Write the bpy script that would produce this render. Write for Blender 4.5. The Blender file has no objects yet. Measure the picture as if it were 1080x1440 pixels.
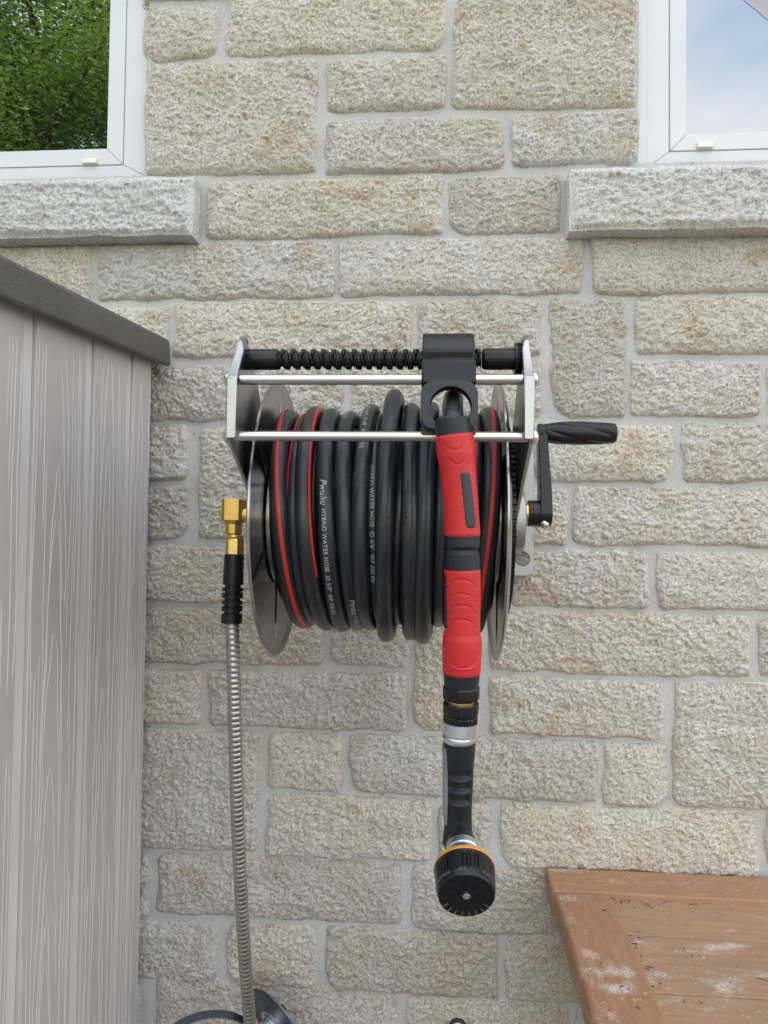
import bpy, bmesh, math, random
import numpy as np
from mathutils import Vector, Matrix

random.seed(7)
sc = bpy.context.scene
COL = sc.collection
R = math.radians

# ------------------------------------------------------------------ camera
CAM = np.array([0.0, -1.215, 1.25])
YAW, PIT, ROL = R(4.4984), R(1.8124), R(0.6887)
F = 1082.0
_cy, _sy, _cp, _sp = math.cos(YAW), math.sin(YAW), math.cos(PIT), math.sin(PIT)
FW = np.array([-_sy * _cp, _cy * _cp, _sp])
_rt = np.array([_cy, _sy, 0.0])
_up = np.cross(_rt, FW)
RT = _rt * math.cos(ROL) + _up * math.sin(ROL)
UP = _up * math.cos(ROL) - _rt * math.sin(ROL)
cd = bpy.data.cameras.new('camera')
cam = bpy.data.objects.new('camera', cd)
COL.objects.link(cam)
cd.sensor_fit = 'VERTICAL'
cd.sensor_height = 24.0
cd.lens = F / 1440.0 * 24.0
cd.clip_start = 0.02
cd.clip_end = 500.0
cam.matrix_world = Matrix(((RT[0], UP[0], -FW[0], CAM[0]), (RT[1], UP[1], -FW[1], CAM[1]),
                           (RT[2], UP[2], -FW[2], CAM[2]), (0, 0, 0, 1)))
sc.camera = cam

# ------------------------------------------------------------------ sky and sun (the sun stands behind the house: open shade)
SUN_EL, SUN_AZ = 60.0, 42.0          # azimuth measured from +Y (behind the wall) towards +X
world = bpy.data.worlds.new('World')
sc.world = world
world.use_nodes = True
wn, wl = world.node_tree.nodes, world.node_tree.links
bg = wn['Background']
sky = wn.new('ShaderNodeTexSky')
sky.sky_type = 'NISHITA'
sky.sun_disc = False
sky.sun_elevation = R(SUN_EL)
sky.sun_rotation = R(SUN_AZ)
sky.air_density = 2.0
sky.dust_density = 1.0
sky.ozone_density = 2.0
tc = wn.new('ShaderNodeTexCoord')
mp = wn.new('ShaderNodeMapping')
mp.inputs['Scale'].default_value = (1.0, 1.0, 2.2)
mp.inputs['Location'].default_value = (3.1, 1.7, 0.4)
cl = wn.new('ShaderNodeTexNoise')
cl.inputs['Scale'].default_value = 1.7
cl.inputs['Detail'].default_value = 4.0
cl.inputs['Roughness'].default_value = 0.55
cr = wn.new('ShaderNodeValToRGB')
cr.color_ramp.elements[0].position = 0.36
cr.color_ramp.elements[0].color = (0.06, 0.06, 0.06, 1)
cr.color_ramp.elements[1].position = 0.58
cr.color_ramp.elements[1].color = (0.95, 0.95, 0.95, 1)
mx = wn.new('ShaderNodeMix')
mx.data_type = 'RGBA'
mx.inputs['B'].default_value = (5.95, 5.75, 5.68, 1)
wl.new(tc.outputs['Generated'], mp.inputs['Vector'])
wl.new(mp.outputs['Vector'], cl.inputs['Vector'])
wl.new(cl.outputs['Fac'], cr.inputs['Fac'])
wl.new(cr.outputs['Color'], mx.inputs['Factor'])
wl.new(sky.outputs['Color'], mx.inputs['A'])
wl.new(mx.outputs['Result'], bg.inputs['Color'])
bg.inputs['Strength'].default_value = 0.15
sl = bpy.data.lights.new('sun', 'SUN')
sl.energy = 3.0
sl.angle = R(0.53)
sl.color = (1.0, 0.95, 0.88)
so = bpy.data.objects.new('sun', sl)
COL.objects.link(so)
_az, _el = R(SUN_AZ), R(SUN_EL)
_to = Vector((math.sin(_az) * math.cos(_el), math.cos(_az) * math.cos(_el), math.sin(_el)))
so.rotation_euler = _to.to_track_quat('Z', 'Y').to_euler()
so.location = (0, 6, 12)
sc.view_settings.view_transform = 'Standard'
sc.view_settings.look = 'None'
sc.view_settings.gamma = 1.0
sc.view_settings.exposure = 1.5
sc.render.engine = 'CYCLES'
sc.cycles.use_denoising = True
sc.cycles.max_bounces = 6
sc.cycles.diffuse_bounces = 3
sc.cycles.glossy_bounces = 3


# ------------------------------------------------------------------ helpers
def ray(px, py):
    d = FW + RT * (px - 540.0) / F - UP * (py - 720.0) / F
    return d


def at(px, py, Y):
    """point of the plane y = Y seen at a place of the photograph"""
    d = ray(px, py)
    return CAM + d * ((Y - CAM[1]) / d[1])


RA = R(1.0)                      # the reel is swung a degree on its mount
RC, RS = math.cos(RA), math.sin(RA)


def w2l(p):
    return np.array([p[0] * RC + p[1] * RS, -p[0] * RS + p[1] * RC, p[2]])


def l2w(p):
    p = np.asarray(p, float)
    q = np.empty_like(p)
    q[..., 0] = p[..., 0] * RC - p[..., 1] * RS
    q[..., 1] = p[..., 0] * RS + p[..., 1] * RC
    q[..., 2] = p[..., 2]
    return q


CAML = w2l(CAM)


def P(px, py, Z):
    """point in the reel's frame at depth Z metres in front of the camera"""
    d = w2l(ray(px, py))
    return CAML + d * (Z / d[1])


def MM(px, Z):
    return px / F * Z


def hash2(ix, iy, s):
    h = (ix.astype(np.int64) * 374761393 + iy.astype(np.int64) * 668265263 + int(s) * 982451653) & 0xFFFFFFFF
    h = ((h ^ (h >> 13)) * 1274126177) & 0xFFFFFFFF
    h = h ^ (h >> 16)
    return (h & 0xFFFFFF) / float(0xFFFFFF)


def vn(x, y, s):
    ix, iy = np.floor(x), np.floor(y)
    fx, fy = x - ix, y - iy
    fx = fx * fx * (3 - 2 * fx)
    fy = fy * fy * (3 - 2 * fy)
    a, b = hash2(ix, iy, s), hash2(ix + 1, iy, s)
    c, d = hash2(ix, iy + 1, s), hash2(ix + 1, iy + 1, s)
    return (a * (1 - fx) + b * fx) * (1 - fy) + (c * (1 - fx) + d * fx) * fy * 1.0 - 0.5


def sstep(a, b, x):
    t = np.clip((x - a) / (b - a), 0, 1)
    return t * t * (3 - 2 * t)


def quad_mesh(name, V, Q, smooth=True):
    me = bpy.data.meshes.new(name)
    V = np.asarray(V, np.float32)
    Q = np.asarray(Q, np.int32)
    me.vertices.add(len(V))
    me.vertices.foreach_set('co', V.ravel())
    me.loops.add(Q.size)
    me.loops.foreach_set('vertex_index', Q.ravel())
    me.polygons.add(len(Q))
    me.polygons.foreach_set('loop_start', np.arange(0, Q.size, 4, dtype=np.int32))
    me.polygons.foreach_set('loop_total', np.full(len(Q), 4, np.int32))
    me.update(calc_edges=True)
    me.validate()
    if smooth:
        me.shade_smooth()
    return me


def grid_quads(n, m, keep=None):
    i, j = np.meshgrid(np.arange(n - 1), np.arange(m - 1), indexing='ij')
    a = i * m + j
    Q = np.stack([a, a + m, a + m + 1, a + 1], -1).reshape(-1, 4)
    if keep is not None:
        Q = Q[keep.ravel()]
    return Q


class MB:
    """collects shapes for ONE mesh, in world coordinates (loc=True: in the reel's frame)"""

    def __init__(s, loc=False):
        s.v, s.f, s.loc = [], [], loc

    def add(s, V, Fs):
        o = len(s.v)
        V = np.asarray(V, float)
        if s.loc:
            V = l2w(V)
        s.v += [tuple(p) for p in V]
        s.f += [tuple(o + i for i in q) for q in Fs]
        return s

    def box(s, a, b):
        (x0, y0, z0), (x1, y1, z1) = a, b
        V = [(x0, y0, z0), (x1, y0, z0), (x1, y1, z0), (x0, y1, z0), (x0, y0, z1), (x1, y0, z1), (x1, y1, z1), (x0, y1, z1)]
        return s.add(V, [(0, 3, 2, 1), (4, 5, 6, 7), (0, 1, 5, 4), (1, 2, 6, 5), (2, 3, 7, 6), (3, 0, 4, 7)])

    def prism(s, poly, lo, hi, axis):
        """poly of 2D points swept along one axis (0: points are y,z; 1: x,z; 2: x,y)"""
        n = len(poly)
        V = []
        for t in (lo, hi):
            for p in poly:
                q = list(p)
                q.insert(axis, t)
                V.append(q)
        Fs = [tuple(range(n))[::-1], tuple(range(n, 2 * n))]
        for i in range(n):
            j = (i + 1) % n
            Fs.append((i, j, n + j, n + i))
        return s.add(V, Fs)

    def lathe(s, o, ax, prof, n=32, disp=None, cap=True, ref=None):
        o, ax = np.asarray(o, float), np.asarray(ax, float)
        ax = ax / np.linalg.norm(ax)
        r0 = np.array(ref if ref is not None else ((0, 0, 1.0) if abs(ax[2]) < .9 else (1.0, 0, 0)), float)
        a = r0 - ax * (r0 @ ax)
        a /= np.linalg.norm(a)
        b = np.cross(ax, a)
        ph = np.arange(n) * 2 * math.pi / n
        V = []
        for t, r in prof:
            rr = np.full(n, r) if disp is None else r + disp(ph, np.full(n, t))
            V.append(o + ax * t + (np.cos(ph) * rr)[:, None] * a + (np.sin(ph) * rr)[:, None] * b)
        m = len(prof)
        V = np.concatenate(V)
        Fs = [(k * n + i, k * n + (i + 1) % n, (k + 1) * n + (i + 1) % n, (k + 1) * n + i) for k in range(m - 1) for i in range(n)]
        if cap:
            Fs.append(tuple(range(n))[::-1])
            Fs.append(tuple(range((m - 1) * n, m * n)))
        return s.add(V, Fs)

    def sweep(s, pts, rad, n=20, cap=True, disp=None, ref=(1, 0, 0), flat=1.0):
        V, fr = sweep_v(pts, rad, n, disp, ref, flat)
        m = len(pts)
        Fs = [(k * n + i, k * n + (i + 1) % n, (k + 1) * n + (i + 1) % n, (k + 1) * n + i) for k in range(m - 1) for i in range(n)]
        if cap:
            Fs.append(tuple(range(n))[::-1])
            Fs.append(tuple(range((m - 1) * n, m * n)))
        return s.add(V, Fs)


def sweep_v(pts, rad, n, disp=None, ref=(1, 0, 0), flat=1.0):
    pts = np.asarray(pts, float)
    m = len(pts)
    T = np.gradient(pts, axis=0)
    T /= np.linalg.norm(T, axis=1)[:, None]
    rad = np.full(m, rad) if np.isscalar(rad) else np.asarray(rad, float)
    ph = np.arange(n) * 2 * math.pi / n
    a = np.array(ref, float)
    L = np.concatenate([[0], np.cumsum(np.linalg.norm(np.diff(pts, axis=0), axis=1))])
    V = np.empty((m, n, 3))
    fr = []
    for k in range(m):
        a = a - T[k] * (a @ T[k])
        a /= np.linalg.norm(a)
        b = np.cross(T[k], a)
        r = np.full(n, rad[k])
        if disp is not None:
            r = r + disp(ph, L[k], rad[k])
        V[k] = pts[k] + (np.cos(ph) * r)[:, None] * a + (np.sin(ph) * r * flat)[:, None] * b
        fr.append((a, b))
    return V.reshape(-1, 3), fr


def link(name, me, mat=None, parent=None):
    o = bpy.data.objects.new(name, me)
    COL.objects.link(o)
    if mat is not None:
        me.materials.append(M[mat])
    if parent is not None:
        o.parent = parent
    return o


def base(o):
    """where the vertices of a child count from: the location of its top-level thing"""
    while o is not None and o.parent is not None:
        o = o.parent
    return np.array(o.location) if o is not None else np.zeros(3)


def obj(name, mb, mat, parent=None, sharp=35, bevel=0, seg=2):
    me = bpy.data.meshes.new(name)
    V = np.asarray(mb.v)
    V = V - base(parent)
    me.from_pydata([tuple(p) for p in V], [], mb.f)
    bm = bmesh.new()
    bm.from_mesh(me)
    bmesh.ops.recalc_face_normals(bm, faces=bm.faces)
    bm.to_mesh(me)
    bm.free()
    if sharp:
        me.shade_smooth()
        me.set_sharp_from_angle(angle=R(sharp))
    o = link(name, me, mat, parent)
    if bevel:
        md = o.modifiers.new('bevel', 'BEVEL')
        md.width = bevel
        md.segments = seg
        md.limit_method = 'ANGLE'
        md.angle_limit = R(35)
        md.use_clamp_overlap = True
    return o


def thing(name, label, cat, loc=(0, 0, 0), group=None):
    o = bpy.data.objects.new(name, None)
    o.empty_display_size = 0.05
    COL.objects.link(o)
    o.location = [float(c) for c in loc]
    o['label'] = label
    o['category'] = cat
    if group:
        o['group'] = group
    return o


# ------------------------------------------------------------------ materials
M = {}


class NT:
    def __init__(s, name):
        s.m = bpy.data.materials.new(name)
        s.m.use_nodes = True
        s.n, s.l = s.m.node_tree.nodes, s.m.node_tree.links
        s.b = s.n['Principled BSDF']
        M[name] = s.m
        t = s.n.new('ShaderNodeTexCoord')
        s.obj = t.outputs['Object']

    def new(s, t):
        return s.n.new('ShaderNode' + t)

    def mapping(s, scale=(1, 1, 1), vec=None):
        k = s.new('Mapping')
        k.inputs['Scale'].default_value = scale
        s.l.new(vec if vec is not None else s.obj, k.inputs['Vector'])
        return k.outputs['Vector']

    def noise(s, scale, detail=4, rough=.55, vec=None, dist=0):
        k = s.new('TexNoise')
        k.inputs['Scale'].default_value = scale
        k.inputs['Detail'].default_value = detail
        k.inputs['Roughness'].default_value = rough
        k.inputs['Distortion'].default_value = dist
        s.l.new(vec if vec is not None else s.obj, k.inputs['Vector'])
        return k.outputs['Fac']

    def ramp(s, fac, stops):
        k = s.new('ValToRGB')
        e = k.color_ramp.elements
        while len(e) < len(stops):
            e.new(0.5)
        for i, (p, c) in enumerate(stops):
            e[i].position = p
            e[i].color = (c, c, c, 1) if isinstance(c, (int, float)) else (*c, 1)
        s.l.new(fac, k.inputs['Fac'])
        return k.outputs['Color']

    def mix(s, fac, a, b, mode='MIX'):
        k = s.new('Mix')
        k.data_type = 'RGBA'
        k.blend_type = mode
        for sock, v in (('Factor', fac), ('A', a), ('B', b)):
            if isinstance(v, (int, float)):
                k.inputs[sock].default_value = v if sock == 'Factor' else (v, v, v, 1)
            elif isinstance(v, tuple):
                k.inputs[sock].default_value = (*v, 1)
            else:
                s.l.new(v, k.inputs[sock])
        return k.outputs['Result']

    def math(s, op, a, b=0.0, c=0.0):
        k = s.new('Math')
        k.operation = op
        for i, v in enumerate((a, b, c)):
            if isinstance(v, (int, float)):
                k.inputs[i].default_value = v
            else:
                s.l.new(v, k.inputs[i])
        return k.outputs[0]

    def bump(s, h, strength=.5, dist=.001):
        k = s.new('Bump')
        k.inputs['Strength'].default_value = strength
        k.inputs['Distance'].default_value = dist
        s.l.new(h, k.inputs['Height'])
        s.l.new(k.outputs['Normal'], s.b.inputs['Normal'])
        return k

    def set(s, **kw):
        for k, v in kw.items():
            i = s.b.inputs[{'color': 'Base Color', 'rough': 'Roughness', 'metal': 'Metallic', 'ior': 'IOR', 'spec': 'Specular IOR Level', 'coat': 'Coat Weight', 'coatr': 'Coat Roughness'}[k]]
            if isinstance(v, (int, float)):
                i.default_value = v
            elif isinstance(v, tuple):
                i.default_value = (*v, 1)
            else:
                s.l.new(v, i)
        return s


def simple(name, color, rough=.5, metal=0.0, var=.12, vscale=60, bump=0.0, bscale=800, **kw):
    t = NT(name)
    n = t.noise(vscale, 5)
    c2 = tuple(min(1, c * (1 + var)) for c in color)
    c1 = tuple(c * (1 - var) for c in color)
    t.set(color=t.ramp(n, [(.3, c1), (.7, c2)]), metal=metal, **kw)
    n2 = t.noise(vscale * 2.3, 4)
    t.set(rough=t.ramp(n2, [(.3, max(.02, rough * .85)), (.7, min(1, rough * 1.15))]))
    if bump:
        t.bump(t.noise(bscale, 3), bump, .0006)
    return t


def stone_mat(name, a, b, c, whites, dark=.55):
    t = NT(name)
    oi = t.new('ObjectInfo')
    off = t.new('VectorMath')
    off.operation = 'SCALE'
    cmb = t.new('CombineXYZ')
    for k in 'XYZ':
        t.l.new(oi.outputs['Random'], cmb.inputs[k])
    t.l.new(cmb.outputs[0], off.inputs[0])
    off.inputs['Scale'].default_value = 37.0
    ad = t.new('VectorMath')
    ad.operation = 'ADD'
    t.l.new(t.obj, ad.inputs[0])
    t.l.new(off.outputs[0], ad.inputs[1])
    v = ad.outputs[0]
    big = t.noise(9, 5, .6, v)
    col = t.mix(t.ramp(big, [(.47, 0.0), (.66, 1.0)]), a, b)
    pk = t.noise(15, 3, .6, t.mapping((1, 1, 1.2), v), .6)
    col = t.mix(t.ramp(pk, [(.57, 0.0), (.72, .85)]), col, c)
    # each stone a little lighter, greyer or warmer than its neighbours
    rv = t.ramp(oi.outputs['Random'], [(0, (.84, .82, .79)), (.2, (1.04, 1.01, .96)), (.4, (.93, .93, .93)), (.6, (1.05, 1.02, .93)), (.8, (.98, .95, .90)), (1, (.90, .86, .82))])
    col = t.mix(1.0, col, rv, 'MULTIPLY')
    g = t.noise(330, 3, .7, v)
    col = t.mix(1.0, col, t.ramp(g, [(.30, (.52, .50, .48)), (.45, (.97, .97, .97)), (.66, (1.22, 1.22, 1.22))]), 'MULTIPLY')
    sp = t.noise(270, 2, .6, t.mapping((1, 1, 1.7), v))
    col = t.mix(t.ramp(sp, [(.38, dark), (.45, 0.0)]), col, (.17, .15, .13))
    wh = t.noise(260, 1, .5, v)
    col = t.mix(t.ramp(wh, [(.66, 0.0), (.74, whites)]), col, (.78, .76, .72))
    t.set(color=col, rough=.93, spec=.25)
    h = t.noise(520, 3, .75, v)
    t.bump(h, .9, .0026)
    return t


stone_mat('stone', (.675, .657, .625), (.64, .585, .505), (.56, .46, .365), .7, .58)
stone_mat('sill_stone', (.71, .722, .74), (.69, .695, .70), (.62, .62, .615), .6, .45)
t = NT('mortar')
col = t.ramp(t.math('ADD', t.math('MULTIPLY', t.noise(14, 4, .6), .6), t.math('MULTIPLY', t.noise(2.6, 4, .6), .4)), [(.36, (.49, .488, .484)), (.66, (.61, .608, .60))])
col = t.mix(1.0, col, t.ramp(t.noise(500, 2, .6), [(.3, (.82, .82, .82)), (.7, (1.1, 1.1, 1.1))]), 'MULTIPLY')
col = t.mix(t.ramp(t.noise(120, 1, .5), [(.24, .6), (.29, 0.0)]), col, (.16, .15, .14))
t.set(color=col, rough=.95, spec=.2)
t.bump(t.noise(600, 4, .7), .6, .0012)

simple('vinyl', (.67, .685, .70), .38, var=.03, vscale=6)
simple('cream_plastic', (.72, .70, .60), .45, var=.05)
simple('gasket', (.02, .022, .026), .6)
t = NT('glass')
t.set(color=(.004, .006, .006), rough=.0, ior=4.2, spec=.5)
sm = t.noise(30, 3)
t.set(rough=t.ramp(sm, [(.4, 0.0), (.9, .02)]))

simple('hose_rubber', (.008, .0115, .0175), .35, var=.2, vscale=60, bump=.12, bscale=1500, spec=.6)
t = M['hose_rubber'].node_tree
_b = t.nodes['Principled BSDF']
_src = _b.inputs['Base Color'].links[0].from_socket
_tc = t.nodes.new('ShaderNodeTexCoord')
_n1 = t.nodes.new('ShaderNodeTexNoise')
_n1.inputs['Scale'].default_value = 420
_n1.inputs['Detail'].default_value = 2
_n2 = t.nodes.new('ShaderNodeTexNoise')
_n2.inputs['Scale'].default_value = 22
_n2.inputs['Detail'].default_value = 4
_mu = t.nodes.new('ShaderNodeMath')
_mu.operation = 'MULTIPLY'
_rp = t.nodes.new('ShaderNodeValToRGB')
_rp.color_ramp.elements[0].position = .27
_rp.color_ramp.elements[0].color = (0, 0, 0, 1)
_rp.color_ramp.elements[1].position = .50
_rp.color_ramp.elements[1].color = (.5, .5, .5, 1)
_mx = t.nodes.new('ShaderNodeMix')
_mx.data_type = 'RGBA'
_mx.inputs['B'].default_value = (.10, .095, .085, 1)
for _n in (_n1, _n2):
    t.links.new(_tc.outputs['Object'], _n.inputs['Vector'])
t.links.new(_n1.outputs['Fac'], _mu.inputs[0])
t.links.new(_n2.outputs['Fac'], _mu.inputs[1])
t.links.new(_mu.outputs[0], _rp.inputs['Fac'])
t.links.new(_rp.outputs['Color'], _mx.inputs['Factor'])
t.links.new(_src, _mx.inputs['A'])
t.links.new(_mx.outputs['Result'], _b.inputs['Base Color'])
simple('hose_stripe', (.52, .02, .015), .4, var=.08)
simple('dial_print', (.17, .17, .165), .6, var=.15, vscale=500)
simple('hose_print', (.36, .37, .38), .6, var=.15, vscale=500)
simple('black_plastic', (.006, .0065, .008), .27, spec=.4, var=.2, bump=.1, bscale=1800)
simple('slate_plastic', (.020, .027, .038), .42, var=.12, bump=.12, bscale=1800)
simple('grip_rubber', (.009, .011, .016), .42, spec=.45, var=.15, bump=.15, bscale=2000)
simple('red_rubber', (.54, .015, .019), .45, var=.06, vscale=30, bump=.15, bscale=2000)
simple('orange_plastic', (.62, .27, .035), .4, var=.05)
simple('brass', (.62, .42, .12), .32, 1.0, var=.10, vscale=140)
simple('bright_brass', (.72, .56, .20), .26, 1.0, var=.08, vscale=140)
simple('bronze', (.42, .22, .08), .4, 1.0, var=.1)
simple('zinc', (.66, .71, .76), .30, 1.0, var=.02)
simple('grey_metal', (.40, .42, .44), .4, .8, var=.08)
simple('screw_steel', (.66, .65, .63), .22, 1.0, var=.05)


def steel(name, c, rough, axis_scale, strength=.15):
    t = NT(name)
    v = t.mapping(axis_scale)
    n = t.noise(9, 3, .5, v)
    t.set(color=t.ramp(n, [(.3, tuple(k * .9 for k in c)), (.7, tuple(min(1, k * 1.06) for k in c))]), metal=1.0)
    t.set(rough=t.ramp(n, [(.3, rough * .8), (.7, rough * 1.25)]))
    t.bump(t.noise(120, 2, .5, v), strength, .00002)


steel('steel_disc', (.42, .41, .40), .22, (1, 1, 1.6))
steel('steel_plate', (.42, .425, .43), .30, (1, 1, 1.6))
steel('steel_rod', (.62, .60, .58), .24, (1, 3, 3))
steel('steel_hose', (.48, .47, .445), .34, (6, 6, 2))
steel('steel_blue', (.17, .19, .225), .45, (3, 3, 3))
steel('galvanised', (.42, .42, .42), .45, (3, 3, 3))

t = NT('shed_resin')
colr = t.ramp(t.noise(3, 4, .6, t.mapping((1, 2, .6))), [(.3, (.49, .456, .437)), (.7, (.52, .486, .467))])
dirt = t.ramp(t.noise(9, 4, .65, t.mapping((1, 1, .35))), [(.58, 0.0), (.78, .3)])
t.set(color=t.mix(dirt, colr, (.36, .335, .31)), rough=.5)
t.bump(t.noise(700, 2), .15, .0006)
simple('shed_grain', (.53, .497, .478), .42, var=.05, vscale=20)
simple('shed_strip', (.66, .625, .605), .42, var=.04, vscale=8)
t = NT('shed_lid')
t.set(color=t.ramp(t.noise(12, 5), [(.3, (.088, .083, .077)), (.7, (.122, .115, .107))]), rough=.62)
vo = t.new('TexVoronoi')
vo.inputs['Scale'].default_value = 380
t.l.new(t.obj, vo.inputs['Vector'])
t.bump(vo.outputs['Distance'], .8, .0012)


def wood(name, scale, a, b, blobs):
    """stained wood with chalky white marks at fixed spots: blobs of (x, y, rx, ry, amount) in object space"""
    t = NT(name)
    v = t.mapping(scale)
    n = t.noise(20, 6, .62, v, .3)
    col = t.ramp(n, [(.28, tuple(k * 1.1 for k in a)), (.72, tuple(k * 1.14 for k in b))])
    col = t.mix(t.ramp(t.noise(3.5, 4, .6), [(.45, 0.0), (.7, .5)]), col, tuple(.5 * (p + q) * .82 for p, q in zip(a, b)))
    dk = t.noise(300, 2, .5, v)
    col = t.mix(t.ramp(dk, [(.24, .55), (.31, 0.0)]), col, (.07, .04, .025))
    sep = t.new('SeparateXYZ')
    t.l.new(t.obj, sep.inputs[0])
    tot = None
    for (x, y, rx, ry, am) in blobs:
        dx = t.math('DIVIDE', t.math('SUBTRACT', sep.outputs[0], x), rx)
        dy = t.math('DIVIDE', t.math('SUBTRACT', sep.outputs[1], y), ry)
        d2 = t.math('ADD', t.math('MULTIPLY', dx, dx), t.math('MULTIPLY', dy, dy))
        g = t.math('MULTIPLY', t.math('EXPONENT', t.math('MULTIPLY', d2, -1.0)), am)
        tot = g if tot is None else t.math('ADD', tot, g)
    if tot is None:
        tot = 0.0
    wn_ = t.noise(95, 6, .72, t.mapping(tuple(.45 + .55 * (k / max(scale)) for k in scale)), .4)
    am = t.math('ADD', tot, t.math('MULTIPLY', t.math('SUBTRACT', wn_, .47), 2.3))
    chalk = t.ramp(am, [(.26, 0.0), (.50, .3), (1.0, .85)])
    fine = t.ramp(t.noise(420, 3, .7), [(.42, 0.15), (.56, 1.0)])
    chalk = t.mix(1.0, chalk, fine, 'MULTIPLY')
    spk = t.ramp(t.math('ADD', t.noise(230, 2, .6), t.math('MULTIPLY', t.noise(14, 3), .25)), [(.80, 0.0), (.88, .7)])
    chalk = t.mix(1.0, chalk, spk, 'ADD')
    col = t.mix(chalk, col, (.78, .74, .72))
    t.set(color=col, rough=.55, spec=.4)
    t.bump(t.math('ADD', t.noise(45, 5, .7, v), t.math('MULTIPLY', chalk, .6)), .35, .0012)


simple('twig', (.045, .030, .020), .8, var=.3)
simple('white_cap', (.75, .75, .74), .4)
simple('bark', (.10, .075, .055), .9, var=.3, vscale=12)
t = NT('leaf')
oi_ = t.noise(1.3, 3)
t.set(color=t.ramp(oi_, [(.35, (.05, .12, .016)), (.65, (.14, .23, .035))]), rough=.5)
t.b.inputs['Subsurface Weight'].default_value = 0.0
tr = t.new('BsdfTranslucent')
tr.inputs['Color'].default_value = (.22, .36, .045, 1)
ms = t.new('MixShader')
ms.inputs[0].default_value = .35
t.l.new(t.b.outputs[0], ms.inputs[1])
t.l.new(tr.outputs[0], ms.inputs[2])
t.l.new(ms.outputs[0], t.n['Material Output'].inputs['Surface'])
t = NT('lawn')
t.set(color=t.ramp(t.noise(4, 8, .7), [(.3, (.055, .075, .03)), (.7, (.11, .12, .055))]), rough=.95)
t = NT('paving')
t.set(color=t.ramp(t.noise(6, 8, .65), [(.3, (.13, .125, .12)), (.7, (.18, .172, .165))]), rough=.9)
simple('sail_cloth', (.42, .40, .47), .8, var=.06, vscale=3)
simple('interior', (.05, .05, .05), .9)

# ------------------------------------------------------------------ ground
mb = MB().add([(-120, -160, 0), (120, -160, 0), (120, 60, 0), (-120, 60, 0)], [(0, 1, 2, 3)])
g = obj('ground', mb, 'lawn', sharp=0)
g['kind'] = 'structure'
mb = MB().add([(-6, -5.0, .004), (6, -5.0, .004), (6, -.001, .004), (-6, -.001, .004)], [(0, 1, 2, 3)])
g = obj('patio_paving', mb, 'paving', sharp=0)
g['kind'] = 'structure'

# ------------------------------------------------------------------ the house wall
house = thing('house', 'cream split faced stone house wall with two white windows and grey mortar', 'house')
# left window hole: x < LW, z > LZ ; right window hole: x > RW, z > RZ
LW = at(205, 150, -.004)[0]
LZ = at(100, 247, 0)[2]
RW = at(899, 120, -.004)[0]
RZ = at(1000, 227, 0)[2]
LWW, RWW, WTOP = 0.92, 0.92, 0.95          # opening widths and height
holes = [(LW - LWW, LW, LZ, LZ + WTOP), (RW, RW + RWW, RZ, RZ + WTOP)]


def mortar_sheet(x0, x1, z0, z1, st):
    xs = np.arange(x0, x1 + st / 2, st)
    zs = np.arange(z0, z1 + st / 2, st)
    for (a, b, c, d) in holes:              # snap grid lines onto the openings
        for e in (a, b):
            if x0 < e < x1:
                xs[np.argmin(abs(xs - e))] = e
        for e in (c, d):
            if z0 < e < z1:
                zs[np.argmin(abs(zs - e))] = e
    X, Z = np.meshgrid(xs, zs, indexing='ij')
    Y = -(vn(X / .05, Z / .05, 3) * .003 + vn(X / .018, Z / .018, 4) * .0016 + vn(X / .006, Z / .006, 5) * .0006)
    cx, cz = (X[:-1, :-1] + X[1:, 1:]) / 2, (Z[:-1, :-1] + Z[1:, 1:]) / 2
    keep = np.ones_like(cx, bool)
    for (a, b, c, d) in holes:
        keep &= ~((cx > a) & (cx < b) & (cz > c) & (cz < d))
    return np.stack([X, Y, Z], -1).reshape(-1, 3), grid_quads(len(xs), len(zs), keep)


V, Q = mortar_sheet(-1.75, 1.75, 0.0, 3.1, .008)
link('mortar_bed', quad_mesh('mortar_bed', V, Q), 'mortar', house)
# gable above and walls further out, and the body of the house behind it
mb = MB().box((-4.5, .0, .0), (-1.75, .25, 4.2)).box((1.75, .0, .0), (4.5, .25, 4.2)).box((-1.75, .0, 3.1), (1.75, .25, 4.2))
mb.box((-4.5, .6, .0), (4.5, 7.0, 4.2))
obj('outer_wall', mb, 'mortar', house, sharp=0)
mb = MB().prism([(-4.9, 4.15), (4.9, 4.15), (0, 6.6)], -.12, 7.3, 1)
obj('roof', mb, 'shed_lid', house, sharp=0)

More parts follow.
